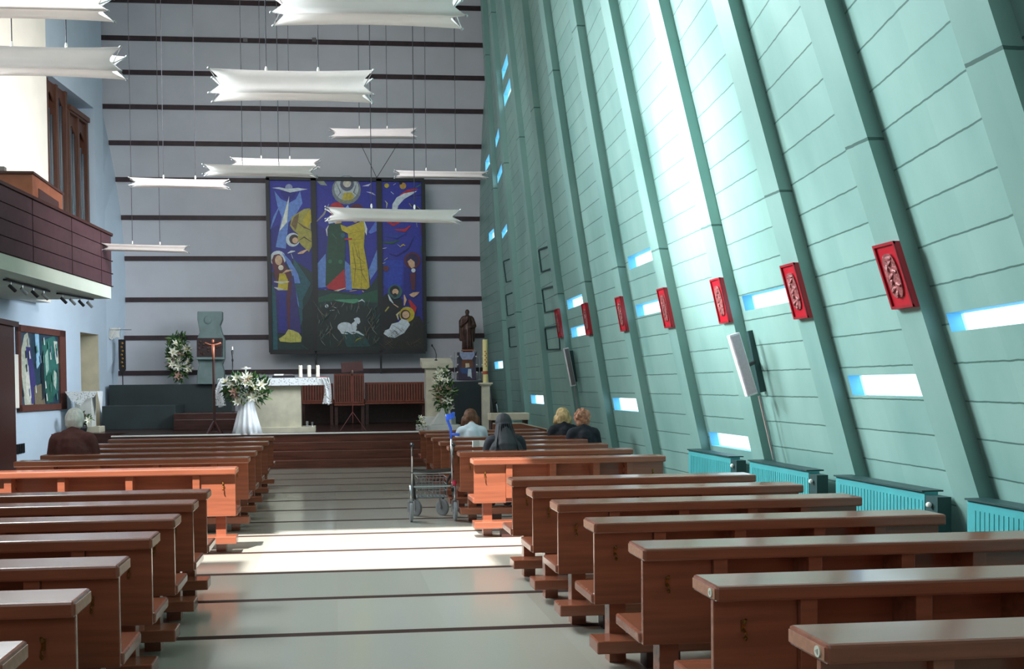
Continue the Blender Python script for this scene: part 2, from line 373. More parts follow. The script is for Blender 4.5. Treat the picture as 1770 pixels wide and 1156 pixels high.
FIT['L']=(2.7,)+FIT['K'][1:]; FIT['M']=(1.0,)+FIT['K'][1:]; FIT['N']=(-6.0,)+FIT['K'][1:]
def ribx(k,z):
    Y,c,zt,zb=FIT[k]
    if z>zt: d=np.polyder(c); return float(np.polyval(c,zt)+np.polyval(d,zt)*(z-zt))
    return float(np.polyval(c,z))
ORD=['N','M','L','K','J','I','H','G','F','E','D','C','B','A','Z']
RW=0.28; PRO=0.055
def panx(a,b,Y,z):
    Ya=FIT[a][0]+RW; Yb=FIT[b][0]; t=(Y-Ya)/(Yb-Ya)
    return ribx(a,z)*(1-t)+ribx(b,z)*t+PRO
def hit(px,py,a,b):
    lo,hi=2.0,27.0
    d=ray(px,py)
    def g(Y): p=O+d*(Y/d.y); return p.x-panx(a,b,Y,p.z)
    Ya,Yb=FIT[a][0]-0.3,FIT[b][0]+0.3
    best=min((abs(g(Ya+(Yb-Ya)*i/400)),Ya+(Yb-Ya)*i/400) for i in range(401))[1]
    return O+d*(best/d.y)
WINS=[('K','J',[(1636,545),(1830,545),(1700,531),(1700,567)]),('J','I',[(1469,664),(1608,664),(1540,647),(1540,684)]),
 ('I','H',[(1283,515),(1372,505),(1320,502),(1320,531)]),('H','G',[(1226,757),(1308,765),(1265,751),(1265,775)]),
 ('G','F',[(1085,448),(1133,440),(1108,434),(1108,458)]),('G','F',[(1099,533),(1150,530),(1122,521),(1122,543)]),
 ('F','E',[(1060,695),(1107,702),(1083,688),(1083,710)]),('E','D',[(980,522),(1010,520),(995,512),(995,530)]),
 ('E','D',[(987,572),(1016,571),(1000,563),(1000,581)]),('C','B',[(918,690),(945,692),(931,683),(931,698)]),
 ('A','Z',[(855,630),(872,630),(863,624),(863,637)]),('B','A',[(867,398),(880,396),(873,391),(873,405)]),
 ('A','Z',[(845,405),(857,403),(851,397),(851,413)]),('B','A',[(859,300),(869,298),(864,291),(864,308)]),
 ('A','Z',[(839,283),(848,277),(843,271),(843,290)]),('B','A',[(856,235),(865,228),(861,223),(861,243)]),
 ('C','B',[(868,165),(884,155),(876,148),(876,175)]),('C','B',[(867,118),(880,110),(873,103),(873,127)])]
wb={}
for i,(a,b,q) in enumerate(WINS):
    h=[hit(px,py,a,b) for px,py in q]; y0,y1=sorted((h[0].y,h[1].y)); z0,z1=sorted((h[2].z,h[3].z))
    y0=max(y0,FIT[a][0]+RW+0.03); y1=min(y1,FIT[b][0]-0.05)
    if y1-y0<0.25: y1=y0+0.25
    wb.setdefault((a,b),[]).append((y0,y1,z0,z1))
wr=bpy.data.objects.new('wall_right',None); C.objects.link(wr); struct(wr)
ZS=[0.0]+[0.5*i for i in range(1,27)]+[13.2]
wn=0
for a,b in zip(ORD[:-1],ORD[1:]):
    Ya=FIT[a][0]+RW; Yb=FIT[b][0]; ws=wb.get((a,b),[])
    ys=sorted({Ya,Yb,(Ya+Yb)/2}|{y for w_ in ws for y in w_[:2]}); zs=sorted(set(ZS)|{z for w_ in ws for z in w_[2:]})
    mb=MB()
    def P(Y,z,off=0): return Vector((panx(a,b,Y,z)+off,Y,z))
    for i in range(len(ys)-1):
        for j in range(len(zs)-1):
            cy=(ys[i]+ys[i+1])/2; cz=(zs[j]+zs[j+1])/2
            if any(w_[0]<cy<w_[1] and w_[2]<cz<w_[3] for w_ in ws): continue
            mb.add([P(ys[i],zs[j]),P(ys[i+1],zs[j]),P(ys[i+1],zs[j+1]),P(ys[i],zs[j+1])],[(0,1,2,3)],M['green'])
            mb.add([P(ys[i],zs[j],0.12),P(ys[i+1],zs[j],0.12),P(ys[i+1],zs[j+1],0.12),P(ys[i],zs[j+1],0.12)],[(0,1,2,3)],M['green'])
    o=mb.build('panel',wr,fix=False)
    for (y0,y1,z0,z1) in ws:
        wn+=1; q=[P(y0,z0),P(y1,z0),P(y1,z1),P(y0,z1)]; r=[P(y0,z0,.12),P(y1,z0,.12),P(y1,z1,.12),P(y0,z1,.12)]
        m2=MB(); m2.add(q+r,[(0,1,5,4),(1,2,6,5),(2,3,7,6),(3,0,4,7)],M['blue_reveal'])
        wo=struct(m2.build('window_%d'%wn,fix=False))
        g=[P(y0,z0,.10),P(y1,z0,.10),P(y1,z1,.10),P(y0,z1,.10)]
        MB().add(g,[(0,1,2,3)],M['glass']).build('pane',wo,fix=False)
for k in ORD[1:-1]:
    Y=FIT[k][0]; rings=[]
    for z in ZS:
        x=ribx(k,z); rings.append([Vector((x-PRO,Y,z)),Vector((x-PRO,Y+RW,z)),Vector((x+0.2,Y+RW,z)),Vector((x+0.2,Y,z))])
    MB().rings(rings,M['green_rib']).build('rib',wr)
# dark outlined shutters between the far ribs
for a,b,q in [('D','C',[(932,432),(954,424),(960,462),(937,470)]),('D','C',[(938,500),(960,494),(966,535),(943,540)]),('D','C',[(943,567),(966,563),(969,603),(947,604)]),
              ('C','B',[(871,452),(886,446),(891,483),(876,488)]),('C','B',[(875,510),(890,505),(894,541),(878,546)]),('C','B',[(880,567),(893,565),(896,598),(882,600)])]:
    pts=[hit(x,y,a,b)+Vector((-0.012,0,0)) for x,y in q]; mb=MB()
    for i,(w1,w2) in zip(range(4),((.03,.02),(.012,.01),(.02,.02),(.06,.03))): mb.bar(pts[i],pts[(i+1)%4],0.02,w1,M['dteal'])
    tag(mb.build('shutter_outline'),'dark-edged closed shutter in the far green wall, %s of the %s column'%('topmost' if q[0][1]<480 else 'middle one' if q[0][1]<550 else 'lowest','nearer' if a=='D' else 'farther'),'shutter','shutters in the far green wall')
# ------------------------------------------------------------------ stations of the cross on the ribs
ST=[('J',1521,1592,420,532),('I',1357,1407,456,550),('H',1236,1270,481,558),('G',1140,1168,498,566),('F',1069,1089,513,572),('E',1009,1026,524,579),('D',962,975,534,583)]
nm=['nearest the camera','second nearest the camera','third nearest, right of the tall white speaker','fourth nearest, right of the small lit window','fifth nearest, in the middle of the row','sixth nearest, beside two small lit windows','farthest along the wall, smallest in view']
for (k,x0,x1,y0,y1),t in zip(ST,nm):
    Y=FIT[k][0]; zt=at((x0+x1)/2,(y0*1.0),Y+.1).z; zb=at((x0+x1)/2,y1,Y+.1).z
    root=thing('station_plaque','red framed relief plaque on a green rib, '+t,'wall plaque',(ribx(k,zb)-PRO,Y+0.14,zb),0,'red relief plaques along the green wall')
    def Q(yy,z,off): return Vector((ribx(k,z)-PRO-off,Y+yy,z))
    def slab(mb,ya,yb,za,zb_,o0,o1,m):
        mb.add([Q(yy,z,o) for o in (o0,o1) for (yy,z) in ((ya,za),(yb,za),(yb,zb_),(ya,zb_))],[(0,1,2,3),(4,5,6,7),(0,1,5,4),(1,2,6,5),(2,3,7,6),(3,0,4,7)],m)
    W=0.25
    mb=MB(); slab(mb,0,W,zb,zt,0,0.035,M['red']); o=mb.build('board',root); o.matrix_parent_inverse=root.matrix_world.inverted()
    o.parent=root; o.location=-Vector(root.location)
    mb=MB()
    for a_,b_,c_,d_ in ((0,W,zb,zb+.018),(0,W,zt-.018,zt),(0,.018,zb,zt),(W-.018,W,zb,zt)): slab(mb,a_,b_,c_,d_,0.035,0.048,flat(150,18,34))
    o=mb.build('frame',root); o.location=-Vector(root.location)
    mb=MB(); zm=(zt+zb)/2; hh=(zt-zb)*0.34
    ring=[]; 
    for j in range(20):
        a_=2*math.pi*j/20; zz_=zm+hh*(math.sin(a_)); yy_=W/2+0.075*math.copysign(min(1,abs(math.cos(a_))**0.5),math.cos(a_))
        ring.append(Q(yy_,zz_,0.034))
    mb.rings([ring,[p+Vector((-0.012,0,0)) for p in ring]],M['relief'])
    for j in range(9):
        zz_=zm+hh*(j-4)/5; yy_=W/2+0.035*math.sin(j*2.3); c_=Q(yy_,zz_,0.046); mb.ell(c_,(0.010,0.016,0.034),M['relief'],8,5,Matrix.Rotation(j,3,'X'))
    o=mb.build('relief',root,smooth=False); o.location=-Vector(root.location)
# ------------------------------------------------------------------ radiators at the foot of the green wall
RAD=[('L','K','right-hand teal radiator cut by the frame edge'),('K','J','teal radiator casing in the nearest fully seen bay'),('J','I','teal radiator casing in the second bay'),('I','H','bright teal radiator casing below the tall speaker pole'),('H','G','small teal radiator casing in the farthest bay, behind the last lit pew')]
for a,b,t in RAD:
    y0=FIT[a][0]+RW+0.02; y1=FIT[b][0]-0.02; xt=4.12; root=thing('radiator',t,'radiator',(xt,(y0+y1)/2,0),0,'teal radiators along the green wall')
    L=(y1-y0)/2; mb=MB(); mb.box(0,0.10,-L+0.15,L,0.15,0.86,M['teal'])
    n=int((2*L-.2)/0.045)
    for j in range(n): mb.box(-0.004,0,-L+0.17+j*0.045,-L+0.2+j*0.045,0.2,0.80,M['teal'])
    mb.build('casing',root)
    MB().box(-0.02,0.14,-L+0.15,L,0.86,0.872,M['dteal']).build('top_rail',root)
    MB().box(0,0.10,-L,-L+0.14,0.15,0.84,M['dteal']).build('end_cover',root)
    MB().ell((-0.02,-L+0.07,0.78),(.02,.02,.02),M['white'],8,6).build('valve_knob',root)
# loudspeakers on poles
def speaker(k,px0,py0,px1,py1,polepx,m,lab,wid,dark):
    Y=FIT[k][0]-0.25; a=at(px0,py0,Y); b=at(px1,py1,Y)
    root=thing('column_speaker',lab,'loudspeaker',b)
    o=MB().bar(a-b,Vector((0,0,0)),wid,0.07,flat(226,222,226),up=(0,1,0)).build('cabinet',root,bevel=0.006)
    d=Vector((0,-0.037,0)); aa=(a-b); 
    MB().bar(aa*0.97+d,aa*0.03+d,wid*0.8,0.006,m,up=(0,1,0)).build('grille',root)
    c=at(*polepx[0],Y+.05); e=at(*polepx[1],Y+.05)
    MB().tube([c-b,e-b],0.012,M['metal']).build('pole',root)
    if dark:
        p,q=[at(*z,Y+.12) for z in dark]
        MB().bar(p-b,q-b,0.075,0.06,M['dteal'],up=(0,1,0)).build('back_housing',root)
        mid=(p+q)/2; MB().bar((a*.45+b*.55)-b,mid-b,0.03,0.03,M['black']).build('bracket',root)
speaker('H',1267,577,1299,683,((1312,684),(1339,800)),M['pink'],'tall white column loudspeaker leaning along a green rib on a thin pole',0.11,((1297,571),(1318,677)))
speaker('D',978,601,991,667,((993,668),(1003,738)),M['grey'],'far grey column loudspeaker leaning along a green rib above the seated women',0.085,((986,606),(994,660)))
# ------------------------------------------------------------------ pews
def pew(L,sgn):
    """local: x=0 aisle end, +x*sgn outward; y=0 camera-side edge of the shelf"""
    root=thing('pew','pew','pew'); W=M['wood']
    def X(a,b): return (a,b) if sgn>0 else (-b,-a)
    x0,x1=X(0,L)
    MB().box(x0,x1,0,0.26,0.785,0.85,W).build('shelf_board',root,bevel=0.012)
    c0,c1=X(-0.003,0.001); MB().box(c0,c1,0.012,0.248,0.797,0.838,M['wood_end']).build('end_grain',root)
    for k,(a,b) in enumerate(((0.012,0.36),(L-0.36,L-0.012))):
        p=MB().box(*X(a,b),0.06,0.09,0.365,0.785,W).build('end_panel',root,bevel=0.004)
        hx=(a+0.12 if k==0 else b-0.12)*sgn
        h=MB().box(hx-.008,hx+.008,0.052,0.06,0.655,0.70,M['brass']).tube([(hx,0.052,0.665),(hx,0.03,0.655),(hx,0.02,0.64),(hx,0.03,0.63),(hx,0.042,0.635)],0.0065,M['brass'],6).tube([(hx,0.052,0.69),(hx,0.035,0.695),(hx,0.028,0.71)],0.0065,M['brass'],6)
        h.build('coat_hook',p)
    MB().box(*X(0.36,L-0.36),0.20,0.22,0.37,0.785,W).build('back_panel',root)
    xs=[0.36,0.36+(L-0.79)*0.36,0.36+(L-0.79)*0.72,L-0.43]
    for a in xs: MB().box(*X(a,a+0.07),0.03,0.20,0.42,0.785,W).build('post',root,bevel=0.003)
    MB().box(*X(0.0,L),0.092,0.50,0.365,0.425,W).build('seat',root,bevel=0.012)
    for a in (0.12,L/2-.05,L-0.22): MB().box(*X(a,a+0.10),0.14,0.24,0,0.365,W).build('leg',root,bevel=0.003)
    MB().box(*X(0.0,L-.02),-0.04,0.15,0.10,0.175,W).build('foot_rail',root,bevel=0.008)
    for a in (0.3,L-0.5): MB().box(*X(a,a+.2),0.0,0.12,0.0,0.10,M['dwood']).build('foot_block',root)
    return root
RY=[1.95,2.84,3.71,4.61,5.51,6.44,7.29,8.15,10.47,11.65,12.75,13.8,14.9,16.0,17.1]
LY=[2.98,3.80,4.56,5.37,6.13,6.94,7.67,9.89,11.35,12.35,13.4,14.6,15.95]
ordn=['first','second','third','fourth','fifth','sixth','seventh','eighth','ninth','tenth','eleventh','twelfth','thirteenth','fourteenth','fifteenth']
rp=pew(2.13,1); lp=pew(2.6,-1)
for i,Y in enumerate(RY[1:]):
    o=rp if i==0 else copy_tree(rp); o.location=(1.475,Y,0)
    if i==7: lab='sunlit orange wooden pew in the right block just beyond the cross aisle gap'
    else: lab='brown wooden pew in the right block, %s row from the camera'%ordn[i]
    tag(o,lab,'pew','wooden pews in the right block')
for i,Y in enumerate(LY):
    o=lp if i==0 else copy_tree(lp); o.location=(-0.99,Y,0)
    if i==7: lab='sunlit orange wooden pew in the left block just beyond the cross aisle gap'
    else: lab='brown wooden pew in the left block, %s row from the camera'%ordn[i]
    tag(o,lab,'pew','wooden pews in the left block')
for Y in RY[1:3]:
    pw=[o for o in C.objects if o.name.startswith('pew') and abs(o.location.y-Y)<.01 and o.location.x>0][0]
    MB().lathe([(0.018,-0.004),(0.018,0)],(-0.003,0.05,0.817),M['sticker'],16,'x').lathe([(0.011,-0.005),(0.011,0)],(-0.0035,0.05,0.817),flat(150,150,140),3,'x').build('round_sticker',pw)
# ------------------------------------------------------------------ hanging fabric lamps
def lamp(xl,yl,xr,yr,Y,h,lab,drop=None):
    a=at(xl,yl,Y); b=at(xr,yr,Y); mid=(a+b)/2; L=(b-a).length; d=(b-a).normalized()
    root=thing('hanging_lamp',lab,'pendant light',mid,0,'stretched white fabric pendant lights'); 
    up=Vector((0,0,1)); fw=Vector((0,1,0)); rings=[]; N=14; hw=h*0.62
    for i in range(N+1):
        t=-1+2*i/N; wv=0.88+0.12*t*t; ring=[]
        for k in range(24):
            ang=2*math.pi*k/24; cx,cy=math.cos(ang),math.sin(ang)
            rr=0.80+0.34*abs(math.sin(2*ang))**1.6        # four corners, sides pulled in
            sq=1/max(abs(cx),abs(cy)); rr=(0.74+0.26*((sq-1)/0.4142))*sq
            inset=(1-((sq-1)/0.4142))*0.07*L*(abs(t)**9)  # end edge scooped between the tips
            ring.append(d*(t*L/2-math.copysign(inset,t))+fw*(cx*rr*hw*wv)+up*(cy*rr*h/2*wv))
        rings.append(ring)
    MB().rings(rings,M['fabric'],cap=False).build('fabric_shade',root,smooth=True,fix=False)
    for s in (-1,1):
        mb=MB(); e=d*(s*L/2)
        for cx in (-1,1):
            for cy in (-1,1):
                tip=e+fw*(cx*hw)+up*(cy*h/2); mb.tube([d*(s*(L/2-0.10)),tip],0.005,M['metal'],6); mb.ell(tip,(.014,.014,.014),M['metal'],8,5)
        mb.build('end_bracket',root)
    MB().tube([d*(-L/2+.1),d*(L/2-.1)],0.013,M['wax'],8).build('tube_light',root)
    for s in (-.16,.16):
        MB().tube([d*(s*L)+up*(h*.3),d*(s*L)+up*(CEIL-mid.z)],0.0055,M['cord'],5).ell(d*(s*L)+up*(h*.5+.04),(.014,.014,.035),M['white'],8,6).build('cable',root)
    return root
lamp(-135,2,192,8,8.6,0.20,'pendant light at the top left corner, only its right end showing')
lamp(-80,103,214,110,9.6,0.22,'pendant light at upper left with its left end out of view')
lamp(364,147,645,150,10.7,0.26,'large pendant light left of centre, second from the top')
lamp(470,8,802,14,9.0,0.26,'large pendant light cut by the top edge in the middle')
lamp(570,231,720,231,20.0,0.17,'grey far pendant light alone above the triptych')
lamp(399,281,553,284,19.5,0.16,'grey far pendant light just behind a brighter one left of the triptych top')
lamp(352,294,548,297,15.6,0.15,'bright pendant light overlapping the top left of the triptych')
lamp(224,315,396,319,17.6,0.14,'slim pendant light left of the triptych level with its top')
lamp(682,301,842,303,19.0,0.12,'slim pendant light at the top right of the triptych reaching the green wall')
lamp(563,370,795,375,13.2,0.16,'bright pendant light crossing in front of the triptych')
lamp(178,427,327,431,20.0,0.13,'low grey pendant light beside the gallery end')
# ------------------------------------------------------------------ triptych
TY=26.4
def cp(x,y,off=0.0): return at(440+x/3.503,290+y/3.503,TY)+Vector((0,-off,0))
tri=thing('triptych','large three-panel blue and green painting of religious figures on the back wall','painting',cp(550,1115))
TL=Vector(tri.location)
LAY=[0]
def art(name,polys,par):
    mb=MB(); off=0.004
    for col,pts in polys:
        m=flat(*col); P=[cp(x,y,off)-TL for x,y in pts]; off+=0.0012
        mb.add(P,[tuple(range(len(P)))],m)
    return mb.build(name,par,fix=False)
def circ(cx,cy,r,n=18,ry=None): return [(cx+r*math.cos(2*math.pi*i/n),cy+(ry or r)*math.sin(2*math.pi*i/n)) for i in range(n)]
def strip(pts,w):
    P=[Vector((x,y)) for x,y in pts]; L=[];Rr=[]
    for i,p in enumerate(P):
        d=(P[min(i+1,len(P)-1)]-P[max(i-1,0)]).normalized(); n=Vector((-d.y,d.x)); ww=w if i not in (0,len(P)-1) else w*0.3
        L.append(p+n*ww/2); Rr.append(p-n*ww/2)
    return [(p.x,p.y) for p in L]+[(p.x,p.y) for p in Rr[::-1]]
BL=(44,50,158); BL2=(34,38,132); LB=(104,142,214); DG=(24,52,52); TE=(34,92,104); GR=(28,84,62); YE=(196,176,44); OL=(168,160,74); WH=(208,220,228); RD=(186,34,44); SK=(214,176,142); MA=(92,34,52); PU=(52,44,116); BK=(22,24,34); LG=(80,152,118)
mb=MB(); 
def fr(x0,y0,x1,y1,t): mb.prism([cp(x0,y0)-TL,cp(x1,y0)-TL,cp(x1,y1)-TL,cp(x0,y1)-TL],(0,0,0),(0,0.04,0),t)
def bar2(a,b,w): mb.bar(cp(*a,0.02)-TL,cp(*b,0.02)-TL,w,0.09,M['black'],up=(0,1,0))
bar2((70,65),(1025,75),.10); bar2((95,1115),(1035,1110),.12); bar2((78,62),(100,1118),.10); bar2((1020,72),(1032,1112),.10); bar2((355,65),(376,1115),.14); bar2((752,68),(766,1112),.14)
bar2((372,1110),(373,1245),.05); bar2((765,1110),(766,1245),.05)
mb.build('frame',tri)
mb=MB(); mb.tube([cp(740,60)-TL,cp(640,-150)-TL],.008,M['black'],5).tube([cp(740,60)-TL,cp(870,-150)-TL],.008,M['black'],5).build('hanging_wire',tri)
random.seed(3)
L_=[(BL,[(80,68),(350,68),(370,1110),(98,1110)]),(BL2,[(85,380),(210,300),(355,420),(358,620),(90,620)]),(DG,[(92,640),(240,560),(362,640),(370,1110),(98,1110)]),(TE,[(235,545),(300,640),(340,700),(290,800),(300,900),(262,1000),(240,700)]),(TE,[(98,700),(135,740),(140,1100),(102,1108)]),
 (LB,[(120,140),(160,190),(210,212),(250,190),(276,140),(290,215),(240,300),(205,330),(190,490),(128,480),(165,300),(140,235)]),(BL2,circ(205,148,46)),((150,160,200),circ(208,120,22)),(LB,strip([(150,235),(120,300),(96,372)],14)),
 (WH,[(105,122),(150,118),(200,128),(262,122),(322,130),(270,140),(215,150),(150,130)]),((226,232,222),[(210,170),(197,330),(150,385)]),
 (OL,[(215,350),(225,300),(275,265),(300,250),(335,245),(345,440),(300,470),(262,400),(235,380)]),((120,96,60),[(222,345),(238,300),(270,275),(262,330),(250,378)]),(YE,[(300,300),(340,250),(345,330),(320,360),(290,340)]),((104,80,50),strip([(262,330),(300,360),(345,380)],10)),
 (WH,circ(232,436,42)),((58,36,36),circ(240,434,30)),(SK,circ(246,440,18)),(OL,[(262,400),(345,385),(350,470),(330,510),(285,470),(262,440)]),((60,46,36),strip([(270,440),(300,420),(345,450)],8)),(SK,strip([(262,520),(290,512),(320,495)],18)),(WH,strip([(200,518),(222,508),(246,505)],13)),(WH,strip([(222,520),(232,550)],9)),
 (WH,circ(142,550,48)),(LB,[(165,510),(215,560),(262,640),(278,700),(240,700),(262,790),(272,850),(250,800),(225,640)]),(MA,[(105,560),(118,528),(150,522),(172,545),(190,600),(222,640),(225,690),(130,690),(115,620)]),(SK,circ(146,560,22,ry=30)),((230,222,200),circ(160,605,16)),
 (PU,[(105,640),(130,690),(200,700),(235,650),(250,740),(285,1000),(230,1010),(140,1000),(128,760),(108,700)]),((40,44,140),[(150,740),(190,740),(188,985),(150,985)]),(YE,[(150,640),(185,640),(212,700),(215,742),(140,742),(145,690)]),(MA,strip([(200,640),(215,700),(205,800),(208,990)],22)),
 ((206,206,190),strip([(118,690),(160,695),(210,690)],15)),((206,206,190),strip([(120,725),(150,735),(175,735)],16)),(SK,strip([(170,640),(195,625),(230,620)],14)),
 ((196,192,96),[(148,1035),(185,1010),(205,978),(235,985),(268,1000),(285,1025),(282,1055),(220,1058),(155,1052)]),((110,110,50),strip([(190,1015),(188,1055)],4)),((110,110,50),strip([(215,990),(216,1056)],4)),((110,110,50),strip([(245,995),(248,1055)],4)),((14,30,34),[(290,860),(330,800),(365,700),(369,1105),(300,1100)]),((26,70,66),strip([(280,1070),(330,1105)],22)),((20,24,40),strip([(155,383),(240,383)],3))]
C_=[(BL,[(362,70),(748,70),(760,830),(375,830)]),(BL2,[(365,330),(440,380),(430,560),(370,560)]),(LB,[(372,590),(430,520),(440,720),(376,728)]),(LB,[(545,560),(590,600),(590,740),(540,740)]),(LB,[(690,620),(752,470),(754,600),(700,680)]),((90,120,210),[(690,390),(748,300),(748,380),(700,400)]),
 ((30,40,120),strip([(372,100),(470,160)],10)),((150,160,150),[(366,72),(420,80),(440,108),(400,104)]),((206,206,226),[(650,112),(705,95),(690,112)]),((206,206,226),[(675,145),(710,148),(735,168)]),((150,150,150),strip([(372,330),(420,280),(450,220)],12)),
 ((126,134,140),circ(556,135,88)),((186,196,200),circ(556,125,74)),((90,96,116),circ(560,100,42)),((214,206,190),circ(560,95,24)),((196,176,60),[(530,195),(540,152),(590,150),(602,178),(585,196)]),((60,64,84),strip([(495,90),(520,150),(500,180)],5)),((60,64,84),strip([(620,90),(600,150),(625,170)],5)),((60,64,84),strip([(560,140),(560,205)],4)),((150,160,80),strip([(505,200),(560,208),(610,195)],8)),
 (RD,circ(497,255,46)),(MA,circ(618,262,44)),((150,180,230),[(545,250),(565,225),(580,260)]),(SK,circ(505,325,22)),(WH,[(445,325),(480,305),(500,330),(450,340)]),(SK,circ(610,315,18)),(WH,[(625,308),(660,308),(682,370),(678,410),(655,360)]),
 ((30,74,52),[(448,345),(530,335),(552,430),(545,620),(500,720),(430,715),(432,600)]),((48,110,80),strip([(470,400),(495,430)],16)),((48,110,80),circ(458,568,12)),((48,110,80),circ(520,570,13)),((40,96,110),circ(535,410,14)),(RD,[(435,718),(545,612),(552,735),(500,745),(445,735)]),((214,206,200),strip([(425,738),(460,755),(500,745),(552,728)],11)),(SK,strip([(495,752),(520,765)],12)),((214,214,214),strip([(448,350),(436,375),(440,415)],10)),
 (YE,[(520,345),(560,360),(600,345),(660,320),(668,380),(662,480),(690,640),(697,738),(590,732),(583,640),(575,500),(565,400),(528,380)]),(RD,strip([(545,435),(590,432)],30)),((120,96,30),strip([(575,400),(640,385)],5)),((120,96,30),strip([(590,440),(660,430)],4)),((120,96,30),strip([(600,450),(625,540),(665,575)],4)),((120,96,30),strip([(590,470),(612,600),(600,720)],4)),((120,96,30),strip([(625,470),(650,640),(685,700)],4)),((120,96,30),strip([(590,610),(650,620),(672,610)],4)),((120,96,30),strip([(650,640),(645,735)],4)),((120,96,30),strip([(568,580),(668,580)],4)),(SK,strip([(575,748),(620,742)],14)),(SK,strip([(652,745),(668,760)],20)),
 (DG,[(375,735),(430,740),(560,755),(640,770),(700,720),(755,640),(762,1108),(378,1108)]),(GR,[(378,790),(470,760),(620,775),(757,735),(758,820),(560,800),(380,815)]),(LG,[(480,800),(620,795),(645,808),(600,822),(520,815)]),((22,36,36),[(380,850),(480,805),(640,830),(757,850),(760,1105),(378,1105)]),((30,74,74),[(520,990),(660,1000),(700,1080),(560,1085)]),
 (WH,circ(548,965,46,ry=30)),(WH,circ(585,972,34,ry=24)),(WH,strip([(596,985),(604,950),(618,925)],34)),(WH,[(600,915),(622,905),(636,912),(640,935),(630,948),(612,935)]),(WH,strip([(580,985),(625,995),(662,1016)],14)),(WH,strip([(512,978),(530,1000),(565,1006)],12)),(WH,strip([(560,990),(590,1004),(612,1002)],9)),((20,30,30),strip([(585,945),(592,985)],3)),
 (WH,circ(437,838,11)),(WH,strip([(463,815),(467,830)],6)),(WH,strip([(470,840),(495,850)],9)),(WH,strip([(455,865),(485,862)],9)),(WH,strip([(628,812),(650,800),(668,815)],10)),((150,150,60),strip([(600,1060),(620,1040),(645,1030)],10))]
for i in range(110):
    x=random.uniform(385,745); y=random.uniform(840,1095)
    if 490<x<670 and 900<y<1015: continue
    a=random.uniform(-1.2,1.2); l=random.uniform(25,60); c=random.choice([(84,92,84),(60,78,70),(40,84,82),(96,84,62),(118,124,118)])
    C_.append((c,strip([(x,y),(x+l*math.sin(a)*.6,y-l*.5),(x+l*math.sin(a),y-l)],5)))
R_=[(BL,[(768,72),(1018,76),(1030,1108),(772,1108)]),((38,66,178),[(780,560),(900,560),(890,720),(800,730),(776,700)]),(BL2,[(905,600),(1025,600),(1028,900),(935,900),(900,760)]),
 (RD,strip([(880,165),(930,140),(985,128)],18)),(WH,[(832,265),(835,220),(860,180),(905,155),(985,140),(955,160),(905,190),(870,230),(862,265)]),((44,110,84),strip([(975,120),(1000,105),(1018,100)],10)),(BK,strip([(940,172),(1015,165)],12)),(GR,strip([(930,190),(1018,185)],8)),(YE,circ(800,108,14)),((196,150,70),circ(898,110,20)),(BK,circ(885,92,10)),(WH,strip([(840,105),(855,95)],8)),(WH,strip([(825,145),(842,160)],10)),((206,206,160),strip([(790,200),(802,215),(798,245)],8)),(OL,strip([(935,215),(950,235)],16)),(BK,strip([(945,225),(975,240),(1000,250)],12)),(OL,strip([(985,235),(1010,260)],9)),
 (RD,strip([(790,320),(840,345),(900,320)],18)),(RD,strip([(850,375),(910,380),(945,350)],18)),(GR,strip([(770,330),(790,320)],24)),(GR,strip([(770,450),(830,455),(880,440)],16)),((24,34,110),strip([(815,520),(860,535),(930,490),(970,410)],8)),((30,60,150),strip([(780,410),(860,420),(930,390)],20)),(WH,strip([(865,465),(885,480)],8)),(YE,strip([(880,480),(900,465),(912,472)],10)),(WH,strip([(775,490),(800,485)],9)),((190,196,160),strip([(785,560),(805,545)],10)),(MA,circ(795,610,18)),(WH,strip([(775,580),(792,575)],8)),((210,220,140),strip([(980,335),(984,360)],6)),(GR,[(1005,480),(1022,470),(1024,530),(1010,520)]),(MA,[(1005,330),(1020,300),(1022,420),(1010,410)]),
 (MA,circ(955,562,50)),((44,30,80),circ(955,560,38)),(SK,[(925,568),(945,552),(968,570),(970,600),(950,610),(935,592)]),(WH,circ(961,622,13)),(MA,[(940,640),(975,635),(970,740),(950,740)]),(RD,strip([(935,800),(965,850),(960,900)],34)),(SK,[(935,768),(960,755),(998,752),(985,770),(962,785),(945,778)]),
 ((46,96,96),circ(850,752,44)),((20,20,26),[(772,790),(800,760),(850,800),(890,790),(900,860),(870,890),(860,940),(800,990),(775,990)]),(BK,circ(848,745,30)),(SK,circ(852,752,19)),(BK,circ(850,772,12)),(WH,strip([(808,768),(822,800),(840,822)],13)),(SK,strip([(840,825),(870,845)],18)),(OL,strip([(790,870),(812,842)],26)),(SK,strip([(905,770),(912,800),(905,835)],17)),
 ((36,34,30),[(775,985),(870,960),(950,900),(1000,900),(1030,960),(1031,1106),(775,1106)]),(YE,circ(922,888,46)),((64,40,30),circ(912,890,30)),(SK,circ(915,890,22)),((206,196,150),strip([(870,920),(862,890),(880,870)],14)),
 (WH,[(890,915),(925,925),(940,950),(905,1000),(850,1030),(810,1025),(780,1005),(790,985),(815,975),(830,945),(870,935)]),((60,66,74),strip([(830,950),(870,975),(900,1000)],3)),((60,66,74),strip([(815,985),(850,990),(870,1020)],3)),((60,66,74),strip([(870,940),(915,960)],3))]
for i in range(60):
    x=random.uniform(785,1020); y=random.uniform(985,1095)
    if x>930: y=random.uniform(930,1095)
    a=random.uniform(-1.4,1.4); l=random.uniform(20,50); c=random.choice([(92,78,62),(70,56,48),(60,74,60),(118,104,88),(30,44,40)])
    R_.append((c,strip([(x,y),(x+l*math.sin(a),y-l*.6)],5)))
art('left_picture',L_,tri); art('centre_picture',C_,tri); art('right_picture',R_,tri)
MB().prism([cp(80,70)-TL,cp(1022,75)-TL,cp(1030,1110)-TL,cp(98,1112)-TL],(0,0,0),(0,0.03,0),M['black']).build('backing_board',tri)
